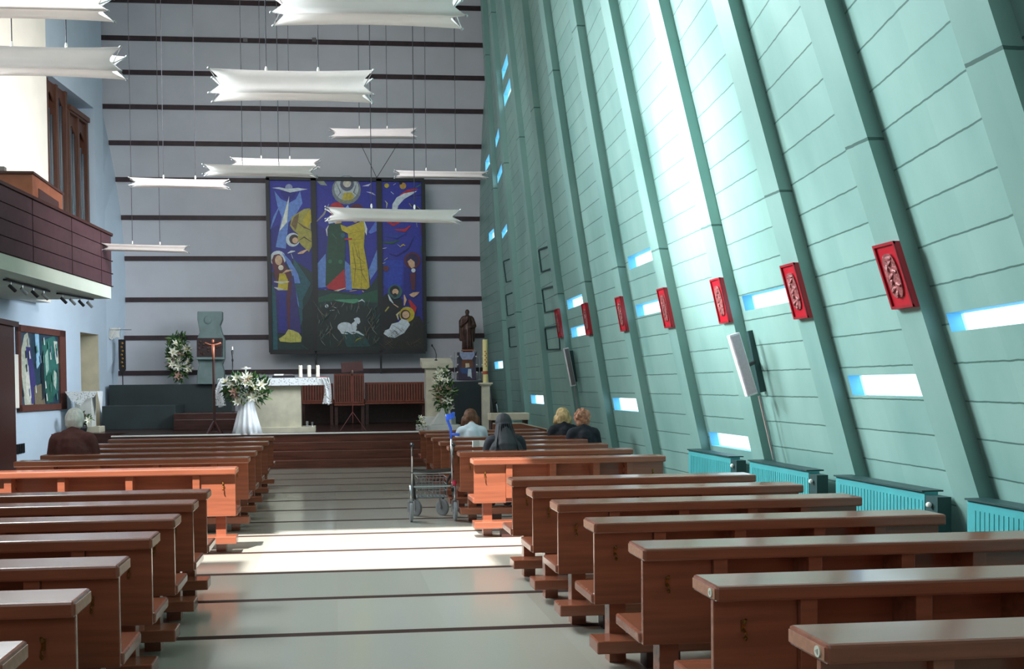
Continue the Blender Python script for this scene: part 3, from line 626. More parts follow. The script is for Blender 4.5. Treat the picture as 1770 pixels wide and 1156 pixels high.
# sensors on the upper batten
for px,t in ((424,'left'),(543,'right')):
    p=at(px,69,BW-.06); tag(MB().box(-.055,.055,-.03,.03,-.05,.05,M['grey']).build('wall_sensor',loc=(0,0,0)),'small grey sensor box on the high dark batten, %s one'%t,'sensor').location=p
# ------------------------------------------------------------------ gallery (balcony) on the left
bd=Vector((0.097,1,0)).normalized(); B0=Vector((-4.47,20.5,0))
def bp(s,off,z): # s metres back from far end, off metres towards the wall
    return B0-bd*s+Vector((-1,0.097,0)).normalized()*off+Vector((0,0,z))
bal=thing('gallery_balcony','dark plum panelled organ gallery with pale slab projecting from the left wall','balcony',bp(0,0,3.48))
BL0=Vector(bal.location); S1=17.0
def bbox(s0,s1,o0,o1,z0,z1,m,name,par=bal,bevel=0):
    mb=MB(); mb.prism([bp(s0,o0,z0)-BL0,bp(s1,o0,z0)-BL0,bp(s1,o1,z0)-BL0,bp(s0,o1,z0)-BL0],(0,0,0),(0,0,z1-z0),m); return mb.build(name,par,bevel=bevel)
def cut(s): return (bp(s,0,0).x-lwx(bp(s,0,0).y))
mb=MB(); q=[bp(0,0.02,3.48),bp(S1,0.02,3.48),bp(S1,3.0,3.48),bp(0,2.05,3.48)]
mb.prism([v-BL0 for v in q],(0,0,0),(0,0,0.24),M['mint']).build('slab',bal)
s=0.0; bays=[0,0.62,2.2,3.95,5.75,7.6,9.5,11.4,13.4,15.4,17]
for a,b in zip(bays[:-1],bays[1:]):
    for r in range(4):
        z0=3.73+r*0.255; bbox(a+0.015,b-0.015,0,0.03,z0+.008,z0+.247,M['plum'],'front_panel')
bbox(0,S1,0.03,0.05,3.72,4.75,M['batten'],'backing')
bbox(-0.03,S1,-0.03,0.09,4.75,4.80,M['dwood'],'handrail')
for r in range(5): bbox(-0.03,0.0,-0.02,0.06,3.73+r*.255-.01,3.73+r*.255+.01,M['dwood'],'rail_end')
# organ console on the gallery
cs=thing('organ_console','orange-brown wooden organ console standing on the gallery behind the rail','organ console',bp(2.9,0.6,3.72))
mb=MB(); mb.box(-.45,.45,-.9,.9,0,1.48,M['console']); mb.build('body',cs,bevel=.01)
MB().box(-.47,.47,-.92,.92,1.48,1.52,M['dwood']).build('lid',cs); MB().box(.45,.46,-.6,.6,.5,1.3,M['dwood']).build('front_panel',cs)
MB().box(-.15,-.03,-.8,-.68,1.52,1.62,M['grey']).build('lamp_box',cs)
# organ cases in the niche
N_=Vector((1,-WS,0)).normalized(); U_=Vector((WS,1,0)).normalized()
def organ(px0,px1,pyt,lab,nt):
    a=onwall(px0,300); b=onwall(px1,300); c=Vector(((a.x+b.x)/2,(a.y+b.y)/2,3.725)); W=(b-a).length; 
    top=onwall((px0+px1)/2,pyt).z-3.725
    rz=math.atan2(U_.y,U_.x)
    r=thing('organ_case',lab,'pipe organ',c-N_*0.30,rz,'pipe organ cases in the gallery niche')
    # local x along wall (towards the altar), local -y towards the room
    MB().box(-W/2,W/2,0.12,0.5,0,top,M['organ']).build('case_back',r)
    MB().box(-W/2-.03,W/2+.03,-.22,.5,top,top+.12,M['organ']).box(-W/2,W/2,-.18,.5,top-.05,top,M['organ']).build('cornice',r,bevel=.01)
    MB().box(-W/2,W/2,-.12,.12,0,0.9,M['organ']).build('plinth',r)
    for i in range(nt+1):
        x=-W/2+W*i/nt; MB().box(x-.05,x+.05,-.16,.12,0.9,top,M['organ']).build('post',r,bevel=.008)
    for i in range(nt):
        x0=-W/2+W*i/nt+.05; x1=-W/2+W*(i+1)/nt-.05; k=3; w_=(x1-x0)/k
        for j in range(k):
            x=x0+w_*(j+.5); hh=top-.35-.12*abs(j-1)-(0.35 if i%2 else 0)
            MB().lathe([(w_*.15,1.0),(w_*.46,1.2),(w_*.46,hh),(w_*.40,hh)],(x,-.03,0),M['pipe'],14).build('pipe',r,smooth=True)
        MB().prism([Vector((x0,-.10,top-.06)),Vector((x1,-.10,top-.06)),Vector((x1,-.10,top-.5)),Vector(((x0+x1)/2,-.10,top-.3)),Vector((x0,-.10,top-.5))],(0,0,0),(0,.03,0),M['organ']).build('carved_frieze',r)
organ(79,127,135,'taller nearer dark wooden organ case with silver pipes in the gallery niche',3)
organ(132,162,202,'shorter farther dark wooden organ case with silver pipes in the gallery niche',2)
# spotlight tracks under the slab
for a,b,t,n in (((8,478),(84,496),'nearer track of four small spotlights under the gallery slab',4),((100,510),(160,519),'farther track of four small spotlights under the gallery slab',4)):
    def und(px,py):
        d=ray(px,py); return O+d*((3.46-EYE)/d.z)
    def und2(px,py,Y): p=at(px,py,Y); return Vector((p.x,Y,3.46))
    Ya,Yb=(16.6,18.6) if t[0]=='n' else (19.0,20.3)
    p,q=und2(a[0],a[1],Ya),und2(b[0],b[1],Yb)
    r=thing('spotlight_track',t,'track light',p)
    MB().bar(Vector((0,0,-.01)),q-p+Vector((0,0,-.01)),.06,.03,M['dmetal']).build('rail',r)
    for i in range(n):
        c=(q-p)*((i+.5)/n); hd=MB().tube([c+Vector((0,0,-.02)),c+Vector((0,0,-.08))],.008,M['metal'],6).tube([c+Vector((-.02,-.02,-.08)),c+Vector((.05,.07,-.17))],.03,M['metal'] if i%2 else M['dmetal'],10); hd.build('spot_head',r)
# ------------------------------------------------------------------ things on / at the left wall
RZW=math.atan2(U_.y,U_.x)
# painting
def wallart():
    q=[onwall(25.2,561),onwall(108.5,569),onwall(112.4,702.2),onwall(29.8,716.5)]
    c=(q[0]+q[1]+q[2]+q[3])/4; r=thing('wall_painting','broad brown-framed picture of robed figures in blue and green on the left wall','painting',c)
    y0,y1,z0,z1=20.9,23.35,1.2,3.0
    def W(y,z,o): return Vector((lwx(y),y,z))+N_*o-c
    mb=MB()
    def sl(ya,yb,za,zb,o0,o1,m): mb.add([W(y,z,o) for o in (o0,o1) for y,z in ((ya,za),(yb,za),(yb,zb),(ya,zb))],[(0,1,2,3),(4,5,6,7),(0,1,5,4),(1,2,6,5),(2,3,7,6),(3,0,4,7)],m)
    for a in ((y0,y1,z0,z0+.14),(y0,y1,z1-.14,z1),(y0,y0+.12,z0,z1),(y1-.34,y1,z0,z1)): sl(*a,0.01,.07,flat(96,56,48))
    mb.build('frame',r); mb=MB(); ya,yb,za,zb=y0+.12,y1-.34,z0+.14,z1-.14
    sl(ya,yb,za,zb,.01,.03,flat(60,76,92)); off=.031
    def pol(col,pts):
        nonlocal off; mb.add([W(ya+(yb-ya)*u,zb-(zb-za)*v,off) for u,v in pts],[tuple(range(len(pts)))],flat(*col)); off+=.0012
    pol((40,66,84),[(.3,0),(1,0),(1,1),(.3,1)]); pol((52,110,104),[(.55,.1),(.9,0),(1,.3),(.98,.8),(.7,1),(.58,.7)]); pol((150,196,226),[(.38,0),(.48,0),(.5,.42),(.42,.5)])
    pol((186,190,176),[(.02,.3),(.12,.04),(.2,0),(.26,.2),(.24,.5),(.3,1),(.1,1),(.04,.6)]); pol((66,60,120),[(.15,.2),(.26,.2),(.36,.6),(.4,.95),(.26,1),(.2,.5)]); pol((206,206,196),[(.12,.5),(.2,.45),(.26,.9),(.2,1),(.14,.9)])
    pol((196,206,196),[(.86,.08),(.96,.08),(.99,.4),(.93,.42)]); pol((150,186,176),[(.62,.3),(.7,.2),(.72,.5),(.64,.6)]); pol((176,190,180),[(.84,.5),(.93,.55),(.9,.8),(.82,.7)]); pol((40,96,84),[(.65,.6),(.85,.5),(.82,.98),(.62,.98)])
    pol((120,110,90),[(.32,.75),(.55,.7),(.6,1),(.34,1)]); pol((24,40,48),[(.5,.5),(.58,.2),(.6,.9),(.52,.95)])
    rr=random.Random(5)
    for i in range(26):
        u,v=rr.uniform(.03,.95),rr.uniform(.05,.9); c_=rr.choice([(196,206,206),(40,60,70),(80,140,130),(130,150,170)])
        pol(c_,[(u,v),(u+.02,v-.02),(u+rr.uniform(.02,.05),v+.09),(u+.01,v+.1)])
    mb.build('canvas',r,fix=False)
wallart()
dd=thing('confessional_door','tall dark wooden door surround at the left edge of the view','door',(lwx(19.4)+.2,19.4,0))
MB().box(-.25,.12,-1.0,1.02,0,2.92,M['dwood']).build('body',dd,bevel=.01); MB().box(-.25,.2,-1.05,1.08,2.92,3.02,M['dwood']).build('cornice',dd); MB().box(.12,.15,-.8,.8,.1,2.7,M['dwood']).build('door_leaf',dd,bevel=.01)
p=onwall(19,640); tag(MB().box(-.03,.05,-.16,.16,-.62,.48,M['white']).build('wall_heater',bevel=.01),'narrow pale panel on the left wall beside the dark door','wall panel').location=(lwx(20.75)+.03,20.75,1.9)
r=thing('socket_row','row of four black sockets low on the left wall','socket',(lwx(20.95)+.01,20.95,.44))
for i in range(4): MB().box(0,.04,-.2+i*.13,-.12+i*.13,-.1,.1,M['black']).build('socket',r)
# sanctuary lamp / banner by the doorway
c=onwall(188,610)+N_*.35; r=thing('hanging_banner','dark pointed embroidered banner on an ornate white bracket beside the doorway','banner',c)
MB().prism([Vector((-.09,0,.35)),Vector((.09,0,.35)),Vector((.09,0,-.42)),Vector((0,0,-.62)),Vector((-.09,0,-.42))],(0,0,0),(0,.03,0),M['black']).build('cloth',r)
mb=MB()
for i in range(7): mb.ell((.01*(-1)**i,-.01,.25-i*.1),(.03,.008,.03),M['brass'],8,5)
mb.build('embroidery',r)
mb=MB(); mb.tube([(0,0,.35),(0,0,.62)],.012,M['metal']).tube([(-.3,0,.60),(.25,0,.60)],.012,M['metal']); MB().tube([(0,.02,-.6),(0,.02,-1.0)],.014,M['dmetal']).build('lower_rod',r)
for i in range(9): a=i*.7; mb.tube([(-.05-.03*i,0,.38+.03*math.sin(a)),(-.08-.03*i,0,.5+.1*math.sin(a)),(-.04-.03*i,0,.66)],.012,M['white'],5)
mb.build('bracket',r)
# ------------------------------------------------------------------ slate cladding behind the altar
def blk(name,px0,px1,pyt,Y,z0,dep,m,lab,cat,bev=.01):
    a=at(px0,pyt,Y); b=at(px1,pyt,Y); r=MB().box(0,b.x-a.x,0,dep,0,(a.z+b.z)/2-z0,m).build(name,bevel=bev); r.location=(a.x,Y,z0); return tag(r,lab,cat)
blk('slate_ledge',188,400,664,25.9,.66,.9,M['slate'],'long dark slate-clad ledge against the back wall left of the altar','ledge')
blk('slate_block',176,303,701,24.4,.66,1.45,M['slate'],'low dark slate block in front of the left ledge','block')
blk('slate_ledge',785,838,659,25.6,.66,1.2,M['slate'],'dark slate-clad plinth right of the lectern below the saint statue','ledge')
for i,(py,Y) in enumerate(((724,23.6),(713,24.1))):
    blk('tier_step',300,520,py,Y,.66,0.495 if i==0 else 1.7,M['stagew'],['lower','upper'][i]+' dark tier step behind the altar left side','step')
blk('bench_backing',521,734,690,26.35,.66,.6,flat(62,38,34),'dark brown dado below the slatted benches','dado')
# grey carved tabernacle pillar
def pillar():
    Y=25.7; pts=[(341,538),(384,538),(384,552),(380,562),(383,574),(388,586),(388,618),(384,630),(387,642),(388,664),(340,664),(341,642),(344,630),(340,618),(340,586),(345,574),(343,562),(341,552)]
    base=at(364,664,Y); r=thing('tabernacle_pillar','grey-green carved stone pillar with wavy edges holding a dark square tabernacle','stone pillar',base)
    mb=MB(); mb.prism([at(x,y,Y)-base for x,y in pts],(0,0,0),(0,.28,0),M['gstone']); mb.build('stone',r,bevel=.02)
    MB().ell(at(359,553,Y)-base,(.10,.04,.11),M['gstone'],12,8).build('carved_boss',r,smooth=True)
    t=MB().prism([at(x,y,Y-.12)-base for x,y in ((340,584),(384,584),(384,617),(340,617))],(0,0,0),(0,.14,0),flat(52,34,38)).build('tabernacle_door',r,bevel=.01)
    MB().prism([at(x,y,Y-.16)-base for x,y in ((338,617),(388,617),(388,621),(338,621))],(0,0,0),(0,.2,0),M['gstone']).build('shelf',r)
    mb=MB(); rr=random.Random(1)
    for i in range(16): mb.ell(at(rr.uniform(343,381),rr.uniform(590,613),Y-.135)-base,(.03,.02,.03),M['bronze'],8,5)
    mb.build('metal_relief',r)
pillar()
# ------------------------------------------------------------------ altar
AY=21.5
def altar():
    a=at(381,654,AY); b=at(563,653,AY); z=(a.z+b.z)/2; c=Vector(((a.x+b.x)/2,AY,.66)); W=b.x-a.x; H=z-.66
    r=thing('altar_table','stone altar table standing at the front edge of the sanctuary','altar',c)
    MB().box(-W/2+.02,W/2-.02,0,.85,H-.1,H-.012,M['stone']).build('table_top',r,bevel=.01)
    x0=at(440,700,AY).x-c.x; x1=at(520,700,AY).x-c.x
    MB().box(x0,x1,.1,.75,.10,H-.1,M['stone']).build('pedestal',r,bevel=.008)
    MB().box(x0-.1,at(545,740,AY).x-c.x,-.02,.8,0,.12,M['stone']).build('plinth',r,bevel=.008)
    MB().lathe([(.04,0),(.045,.02),(.02,.04),(.03,.08),(.025,.12)],(x1+.13,.1,.12),M['metal'],12).lathe([(.035,0),(.02,.03),(.025,.1)],(x1+.24,.12,.12),M['metal'],12).build('cruet',r)
    # cloth
    t=MB(); t.box(-W/2-.02,W/2+.02,-.02,.87,H-.01,H+.004,M['cloth']); t.box(-W/2-.02,W/2+.02,-.024,-.012,H-.16,H,M['lace'])
    n=20
    for s in (-1,1):
        xs=s*(W/2+.02); bot=.62 if s<0 else .6
        rings=[]
        for i in range(9):
            t_=i/8; out=s*(.03+.10*math.sin(t_*1.5)-(.0 if s>0 else .0)); ring=[]
            for j in range(n+1):
                v=j/n; ring.append(Vector((xs+out+(-s*.10*t_*t_)+.02*math.sin(v*14+t_*2),-.03+v*.9+(.03*t_),H-bot*t_)))
            rings.append(ring)
        t.rings(rings,M['lace'],cap=False,closed=False)
    for s,wt,wb_,bot in ((-1,.10,.26,.58),(1,.10,.22,.57)):
        rings=[]
        for i in range(10):
            t_=i/9; ring=[]
            for j in range(9):
                v=j/8; xi=s*(W/2+.02-(.02+.0*t_)); out=s*(.12*math.sin(min(1,t_*1.6)*1.57)); wd=wt+(wb_-wt)*t_
                ring.append(Vector((xi+out-s*wd*v*(.9),-.035-.03*math.sin(v*9+t_*3),H-.0-bot*t_)))
            rings.append(ring)
        t.rings(rings,M['lace'],cap=False,closed=False)
    o=t.build('altar_cloth',None,fix=False); o.location=c; tag(o,'white lace-edged cloth draped over the altar and hanging at both ends','tablecloth')
    return c,H
ac,AH=altar()
def onalt(px,dy=.3): return Vector((at(px,650,AY+dy).x,AY+dy,.66+AH+.005))
for px,h,t in ((519.5,.27,'left'),(534.5,.27,'middle'),(549.5,.27,'right')):
    r=thing('altar_candle','%s of three white candles on the altar'%t,'candle',onalt(px),0,'white altar candles')
    MB().lathe([(.045,0),(.045,.012),(.02,.02)],(0,0,0),M['brass'],14).build('dish',r); MB().lathe([(.04,.018),(.04,h),(.03,h+.005)],(0,0,0),M['wax'],16).build('wax',r,smooth=False); MB().tube([(0,0,h),(0,0,h+.02)],.003,M['black'],5).build('wick',r)
r=thing('open_missal','open book lying on a stand on the altar','book',onalt(490,.2)); MB().box(-.24,.24,-.1,.2,0,.05,M['dmetal']).build('stand',r); MB().box(-.2,0,-.1,.18,.05,.085,M['paper']).box(0,.2,-.1,.18,.05,.075,M['grey']).build('pages',r,bevel=.006)
tag(MB().box(-.1,.1,-.06,.12,0,.012,flat(170,40,50)).build('red_cloth'),'small folded red cloth at the right end of the altar','cloth').location=onalt(558,.3)
r=thing('candlestick','tall thin dark candlestick with white candle on the left of the altar','candlestick',onalt(402.5,.4)); MB().lathe([(.05,0),(.04,.02),(.012,.04),(.012,.36),(.024,.4),(.012,.45),(.03,.6),(.012,.63)],(0,0,0),M['dmetal'],12).build('stem',r,smooth=True); MB().lathe([(.014,.63),(.014,.70)],(0,0,0),M['wax'],10).build('candle',r)
r=thing('candle_dish','small white raised dish behind the altar flowers','dish',onalt(425,.5)); MB().lathe([(.05,0),(.02,.02),(.015,.2),(.11,.22),(.11,.235)],(0,0,0),M['white'],16).build('stand',r); MB().lathe([(.03,.235),(.03,.26)],(0,0,0),M['wax'],12).build('candle',r)
# ------------------------------------------------------------------ flowers
def leafmesh():
    mb=MB(); P=[(0,0,0),(.03,.05,.01),(.036,.10,.012),(.02,.16,.0),(0,.21,-.02),(-.02,.16,0),(-.036,.10,.012),(-.03,.05,.01),(0,.10,-.008)]
    return P,[(0,1,8),(1,2,8),(2,3,8),(3,4,8),(4,5,8),(5,6,8),(6,7,8),(7,0,8)]
LP,LF=leafmesh()
def blossom_mesh(m):
    mb=MB()
    for k in range(6):
        T=Matrix.Rotation(k*math.pi/3,3,'Z')@Matrix.Rotation(R(38),3,'X'); mb.add([T@(Vector(p)*(.55)) for p in LP],LF,m)
    mb.ell((0,0,.02),(.012,.012,.03),M['ywax'],6,5); return mb
def flowers(lab,base,W,H,zc_,nleaf,nbl,par_things=None,seed=1,shape='fan',sc=1.0,dep=.5):
    rr=random.Random(seed); r=thing('flower_arrangement',lab,'flowers',base)
    def pt(edge=1.0):
        while True:
            x,y,z=rr.uniform(-1,1),rr.uniform(-1,1),rr.uniform(-1,1)
            if shape=='cone' and abs(x)>(1-(z+1)/2.3): continue
            if x*x+y*y+z*z<=1 or shape=='cone': return Vector((x*W/2*edge,y*W/2*dep*edge,zc_+z*H/2*edge))
    mb=MB()
    for i in range(nleaf):
        p=pt(); d=((p-Vector((0,0,zc_-H*.2))).normalized()*.8+Vector((rr.uniform(-1,1),rr.uniform(-1,.4),rr.uniform(-1,1)))).normalized(); T=d.to_track_quat('Y','Z').to_matrix()@Matrix.Rotation(rr.uniform(-1.5,1.5),3,'Y'); s=rr.uniform(.4,.85)*sc
        mb.add([p+T@(Vector(q)*s) for q in LP],LF,M['leaf'] if rr.random()<.7 else M['leaf2'])
    mb.build('foliage',r,fix=False)
    bm=None
    for i in range(nbl):
        p=pt(1.0); p.y=-abs(p.y)-.04*W; m=M['rose'] if i%6==5 else M['petal']
        if bm is None or i%6==5: o=blossom_mesh(m).build('blossom',r,fix=False); bm=o if i%6!=5 else bm
        else: o=bm.copy(); C.objects.link(o); o.parent=r
        o.location=p; o.rotation_euler=(R(60+rr.uniform(-40,40)),rr.uniform(-.6,.6),rr.uniform(-.8,.8)); s=rr.uniform(1.0,1.5)*sc; o.scale=(s,s,s)
    return r
# draped flower stand in front of altar
p=atz(427,748,.66); p.y=21.05; p=Vector((at(427,748,21.1).x,21.12,.66))
r=thing('draped_stand','round stand draped to the floor in pleated white cloth, front left of the altar','flower stand',p)
MB().lathe([(.30,0),(.24,.25),(.18,.5),(.14,.72),(.15,.78),(.02,.785)],(0,0,0),M['cloth'],64,fold=(.10,13)).build('drape',r,smooth=True)
f1=flowers('large spray of white lilies and green leaves on the draped stand before the altar',p+Vector((0,0,.785)),1.0,.66,.16,420,30,seed=2,sc=1.0)
# tall arrangement on left ledge
p=Vector((at(308,664,25.95).x,26.1,at(308,664,25.95).z)); 
f2=flowers('tall upright arrangement of white flowers on the slate ledge at left',p,.62,1.25,.72,420,24,seed=4,shape='fan',sc=1.1)
MB().tube([(0,0,0),(0,0,.35)],.015,M['metal'],6).lathe([(.1,0),(.1,.02)],(0,0,0),M['metal'],12).build('stem',f2)
# ------------------------------------------------------------------ processional crucifix
p=Vector((at(371,745,21.3).x,21.3,.66)); r=thing('processional_cross','copper crucifix on a dark pole in a wooden stand, left of the altar','crucifix',p)
zt=at(371,585,21.3).z-.66
MB().tube([(0,0,.1),(0,0,zt-.45)],.028,M['dwood'],8).build('pole',r)
MB().bar((0,0,zt-.45),(0,0,zt),.05,.03,M['dwood'],up=(0,1,0)).bar((-.18,0,zt-.13),(.18,0,zt-.13),.05,.03,M['dwood'],up=(0,1,0)).build('cross',r)
b=MB(); b.tube([(-.17,-.03,zt-.09),(-.07,-.04,zt-.13),(0,-.04,zt-.14),(.07,-.04,zt-.13),(.17,-.03,zt-.09)],.018,M['corpus'],8).ell((0,-.05,zt-.06),(.03,.03,.04),M['corpus'],10,6).tube([(0,-.04,zt-.12),(0,-.04,zt-.28),(.01,-.05,zt-.36),(0,-.03,zt-.46)],.04,M['corpus'],8,r2=.016)
b.build('corpus',r,smooth=True)
mb=MB()
for a in range(4): q=Vector((math.cos(a*math.pi/2+.8)*.2,math.sin(a*math.pi/2+.8)*.2,0)); mb.bar(q,Vector((0,0,.28)),.05,.05,M['dwood'])
mb.box(-.14,.14,-.14,.14,.0,.06,M['dwood']).build('stand',r)
# ------------------------------------------------------------------ seats, music stand, lectern
def slatbench(px0,px1,pyt,pyb,Y,lab,cat='bench',name='slatted_bench',n=40):
    a=at(px0,pyt,Y); b=at(px1,pyt,Y); zb=at((px0+px1)/2,pyb,Y).z; r=thing(name,lab,cat,((a.x+b.x)/2,Y,.66)); W=b.x-a.x; zt=a.z-.66; zb-=.66
    MB().box(-W/2,W/2,.0,.03,zt-.05,zt,M['slat']).build('top_rail',r)
    MB().box(-W/2,W/2,.0,.03,zb,zb+.04,M['slat']).build('bottom_rail',r)
    mb=MB()
    for i in range(n): x=-W/2+W*(i+.1)/n; mb.box(x,x+W/n*.6,-.012,.018,zb,zt-.03,M['slat'])
    mb.build('slats',r); MB().box(-W/2,W/2,.03,.04,zb,zt-.02,M['dwood']).build('back_board',r)
    MB().box(-W/2,W/2,-.38,0,zb-.05,zb-.01,M['slat']).build('seat',r)
    for x in (-W/2+.05,W/2-.05): MB().box(x-.04,x+.04,-.3,.03,0,zb-.02,M['dwood']).build('leg',r)
slatbench(521,576,663,694,25.8,'slatted wooden sedilia bench left of the presider chair',n=12)
slatbench(630,733,661,694,25.8,'slatted wooden sedilia bench between the presider chair and the lectern',n=22)
slatbench(577,629,646,697,25.55,'taller slatted wooden presider chair with arms in the middle','chair','presider_chair',n=13)
p=Vector((at(610,743,21.9).x,21.9,.66)); r=thing('music_stand','thin dark red tripod music stand with a dark sloping desk','music stand',p)
zt=at(610,640,21.9).z-.66
MB().tube([(0,0,.18),(0,0,zt)],.010,flat(110,48,46),6).build('pole',r)
for a in (R(200),R(-20),R(90)): MB().tube([(math.cos(a)*.3,math.sin(a)*.3,.01),(0,0,.42)],.007,flat(110,48,46),6).build('leg',r)
MB().bar((-.24,.0,zt+.06),(.24,.0,zt+.1),.03,.22,flat(64,34,34)).build('desk',r); MB().ell((.0,-.05,zt-.06),(.035,.03,.07),M['bronze'],8,6).build('clamp',r)
# lectern (ambo)
LYY=21.6
def ambo():
    x0=at(737,700,LYY).x; x1=at(775,700,LYY).x; c=Vector(((x0+x1)/2,LYY,.66)); W=x1-x0; H=at(755,616,LYY).z-.66
    r=thing('stone_lectern','pale stone lectern with a cross on its front and a microphone','lectern',c)
    MB().box(-W/2,W/2,0,.35,.12,H-.18,M['stone']).build('shaft',r,bevel=.01)
    MB().prism([Vector((-W/2-.09,-.05,H-.14)),Vector((-W/2-.09,.45,H-.02)),Vector((-W/2-.09,.45,H-.2)),Vector((-W/2-.09,-.05,H-.26))],(0,0,0),(W+.2,0,0),M['stone']).build('desk',r,bevel=.008)
    MB().box(-W/2-.2,W/2+.25,-.15,.5,0,.12,M['wstone']).box(-W/2-.05,W/2+.15,-.1,.45,.12,.3,M['wstone']).build('base',r,bevel=.01)
    MB().bar((-.08,-.012,.55),(-.08,-.012,1.05),.03,.02,M['stone'],up=(0,1,0)).bar((-.2,-.012,.9),(.04,-.012,.9),.03,.02,M['stone'],up=(0,1,0)).build('cross',r)
    mc=MB().tube([(0,.2,H-.1),(.01,.2,H+.05),(-.02,.2,H+.15),(-.08,.15,H+.24)],.008,M['black'],6).ell((-.09,.14,H+.25),(.018,.018,.03),M['black'],8,6).lathe([(.035,0),(.03,.03)],(0,.2,H-.09),M['black'],10); mc.build('microphone',r)
    return c
amb=ambo()
c=Vector((at(765,735,21.2).x,21.22,.66)); r=thing('marble_stand','white marble stepped base block in front of the lectern','plinth',c)
MB().box(-.33,.33,-.1,.15,0,.13,M['wstone']).build('foot',r,bevel=.01); MB().prism([Vector((-.26,-.08,.13)),Vector((.2,-.08,.13)),Vector((.16,-.08,.5)),Vector((-.02,-.08,.5))],(0,0,0),(0,.2,0),M['wstone']).build('block',r,bevel=.02)
f3=flowers('full arrangement of white flowers and greenery in front of the lectern',c+Vector((0.04,-.02,.5)),.42,1.05,.36,380,24,seed=9,sc=.85)
# dry small flowers at left of lectern base
f4=flowers('small dried pinkish posy at the foot of the lectern',Vector((at(727,735,21.05).x,21.05,.66)),.2,.3,.16,40,7,seed=12,sc=.5)
# paschal candle and column
c=Vector((at(840,740,21.3).x,21.3,.66)); zt=at(840,661,21.3).z-.66
r=thing('stone_column','slim square pale stone column carrying the tall candle','column',c)
MB().box(-.085,.085,-.085,.085,0,zt-.06,M['stone']).build('shaft',r,bevel=.01); MB().box(-.14,.14,-.14,.14,zt-.04,zt,M['stone']).box(-.11,.11,-.11,.11,zt-.07,zt-.04,M['stone']).build('capital',r,bevel=.005)
h=at(840,587,21.3).z-.66-zt; r=thing('paschal_candle','tall yellowish paschal candle with red decoration on the stone column','candle',c+Vector((0,0,zt)))
MB().lathe([(.057,0),(.057,h),(.05,h+.005)],(0,0,0),M['ywax'],20).build('wax',r,smooth=False); MB().lathe([(.059,.18),(.059,.25)],(0,0,0),flat(176,84,56),20).build('band',r)
mb=MB()
for i in range(8): mb.ell((.012*(-1)**i,-.058,.36+i*.045),(.014,.006,.02),flat(190,100,50),8,5)
mb.build('emblem',r)
# ------------------------------------------------------------------ organic bodies (capsule unions fused by voxel remesh)
def org(name,caps,m,parent,vox=.018,smooth=4,mats=None):
    mb=MB()
    for (a,b,ra,rb) in caps:
        a=Vector(a); b=Vector(b); d=b-a
        if d.length<1e-4: mb.ell(a,(ra,ra,ra),m,12,8); continue
        q=d.to_track_quat('Z','Y').to_matrix(); rings=[]
        L=d.length
        prof=[(0.02*ra,-ra)]+[(ra*math.cos(t),-ra*math.sin(t)) for t in (1.1,.6)]+[(ra,0)]+[(ra+(rb-ra)*k/3,L*k/3) for k in (1,2)]+[(rb,L)]+[(rb*math.cos(t),L+rb*math.sin(t)) for t in (.6,1.1)]+[(.02*rb,L+rb)]
        for r_,h_ in prof: rings.append([a+q@Vector((r_*math.cos(2*math.pi*k/12),r_*math.sin(2*math.pi*k/12),h_)) for k in range(12)])
        mb.rings(rings,m)
    o=mb.build(name,parent,smooth=True)
    md=o.modifiers.new('fuse','REMESH'); md.mode='VOXEL'; md.voxel_size=vox; md.use_smooth_shade=True
    ms=o.modifiers.new('soften','SMOOTH'); ms.factor=.5; ms.iterations=smooth
    return o
def ellcaps(c,r): return c
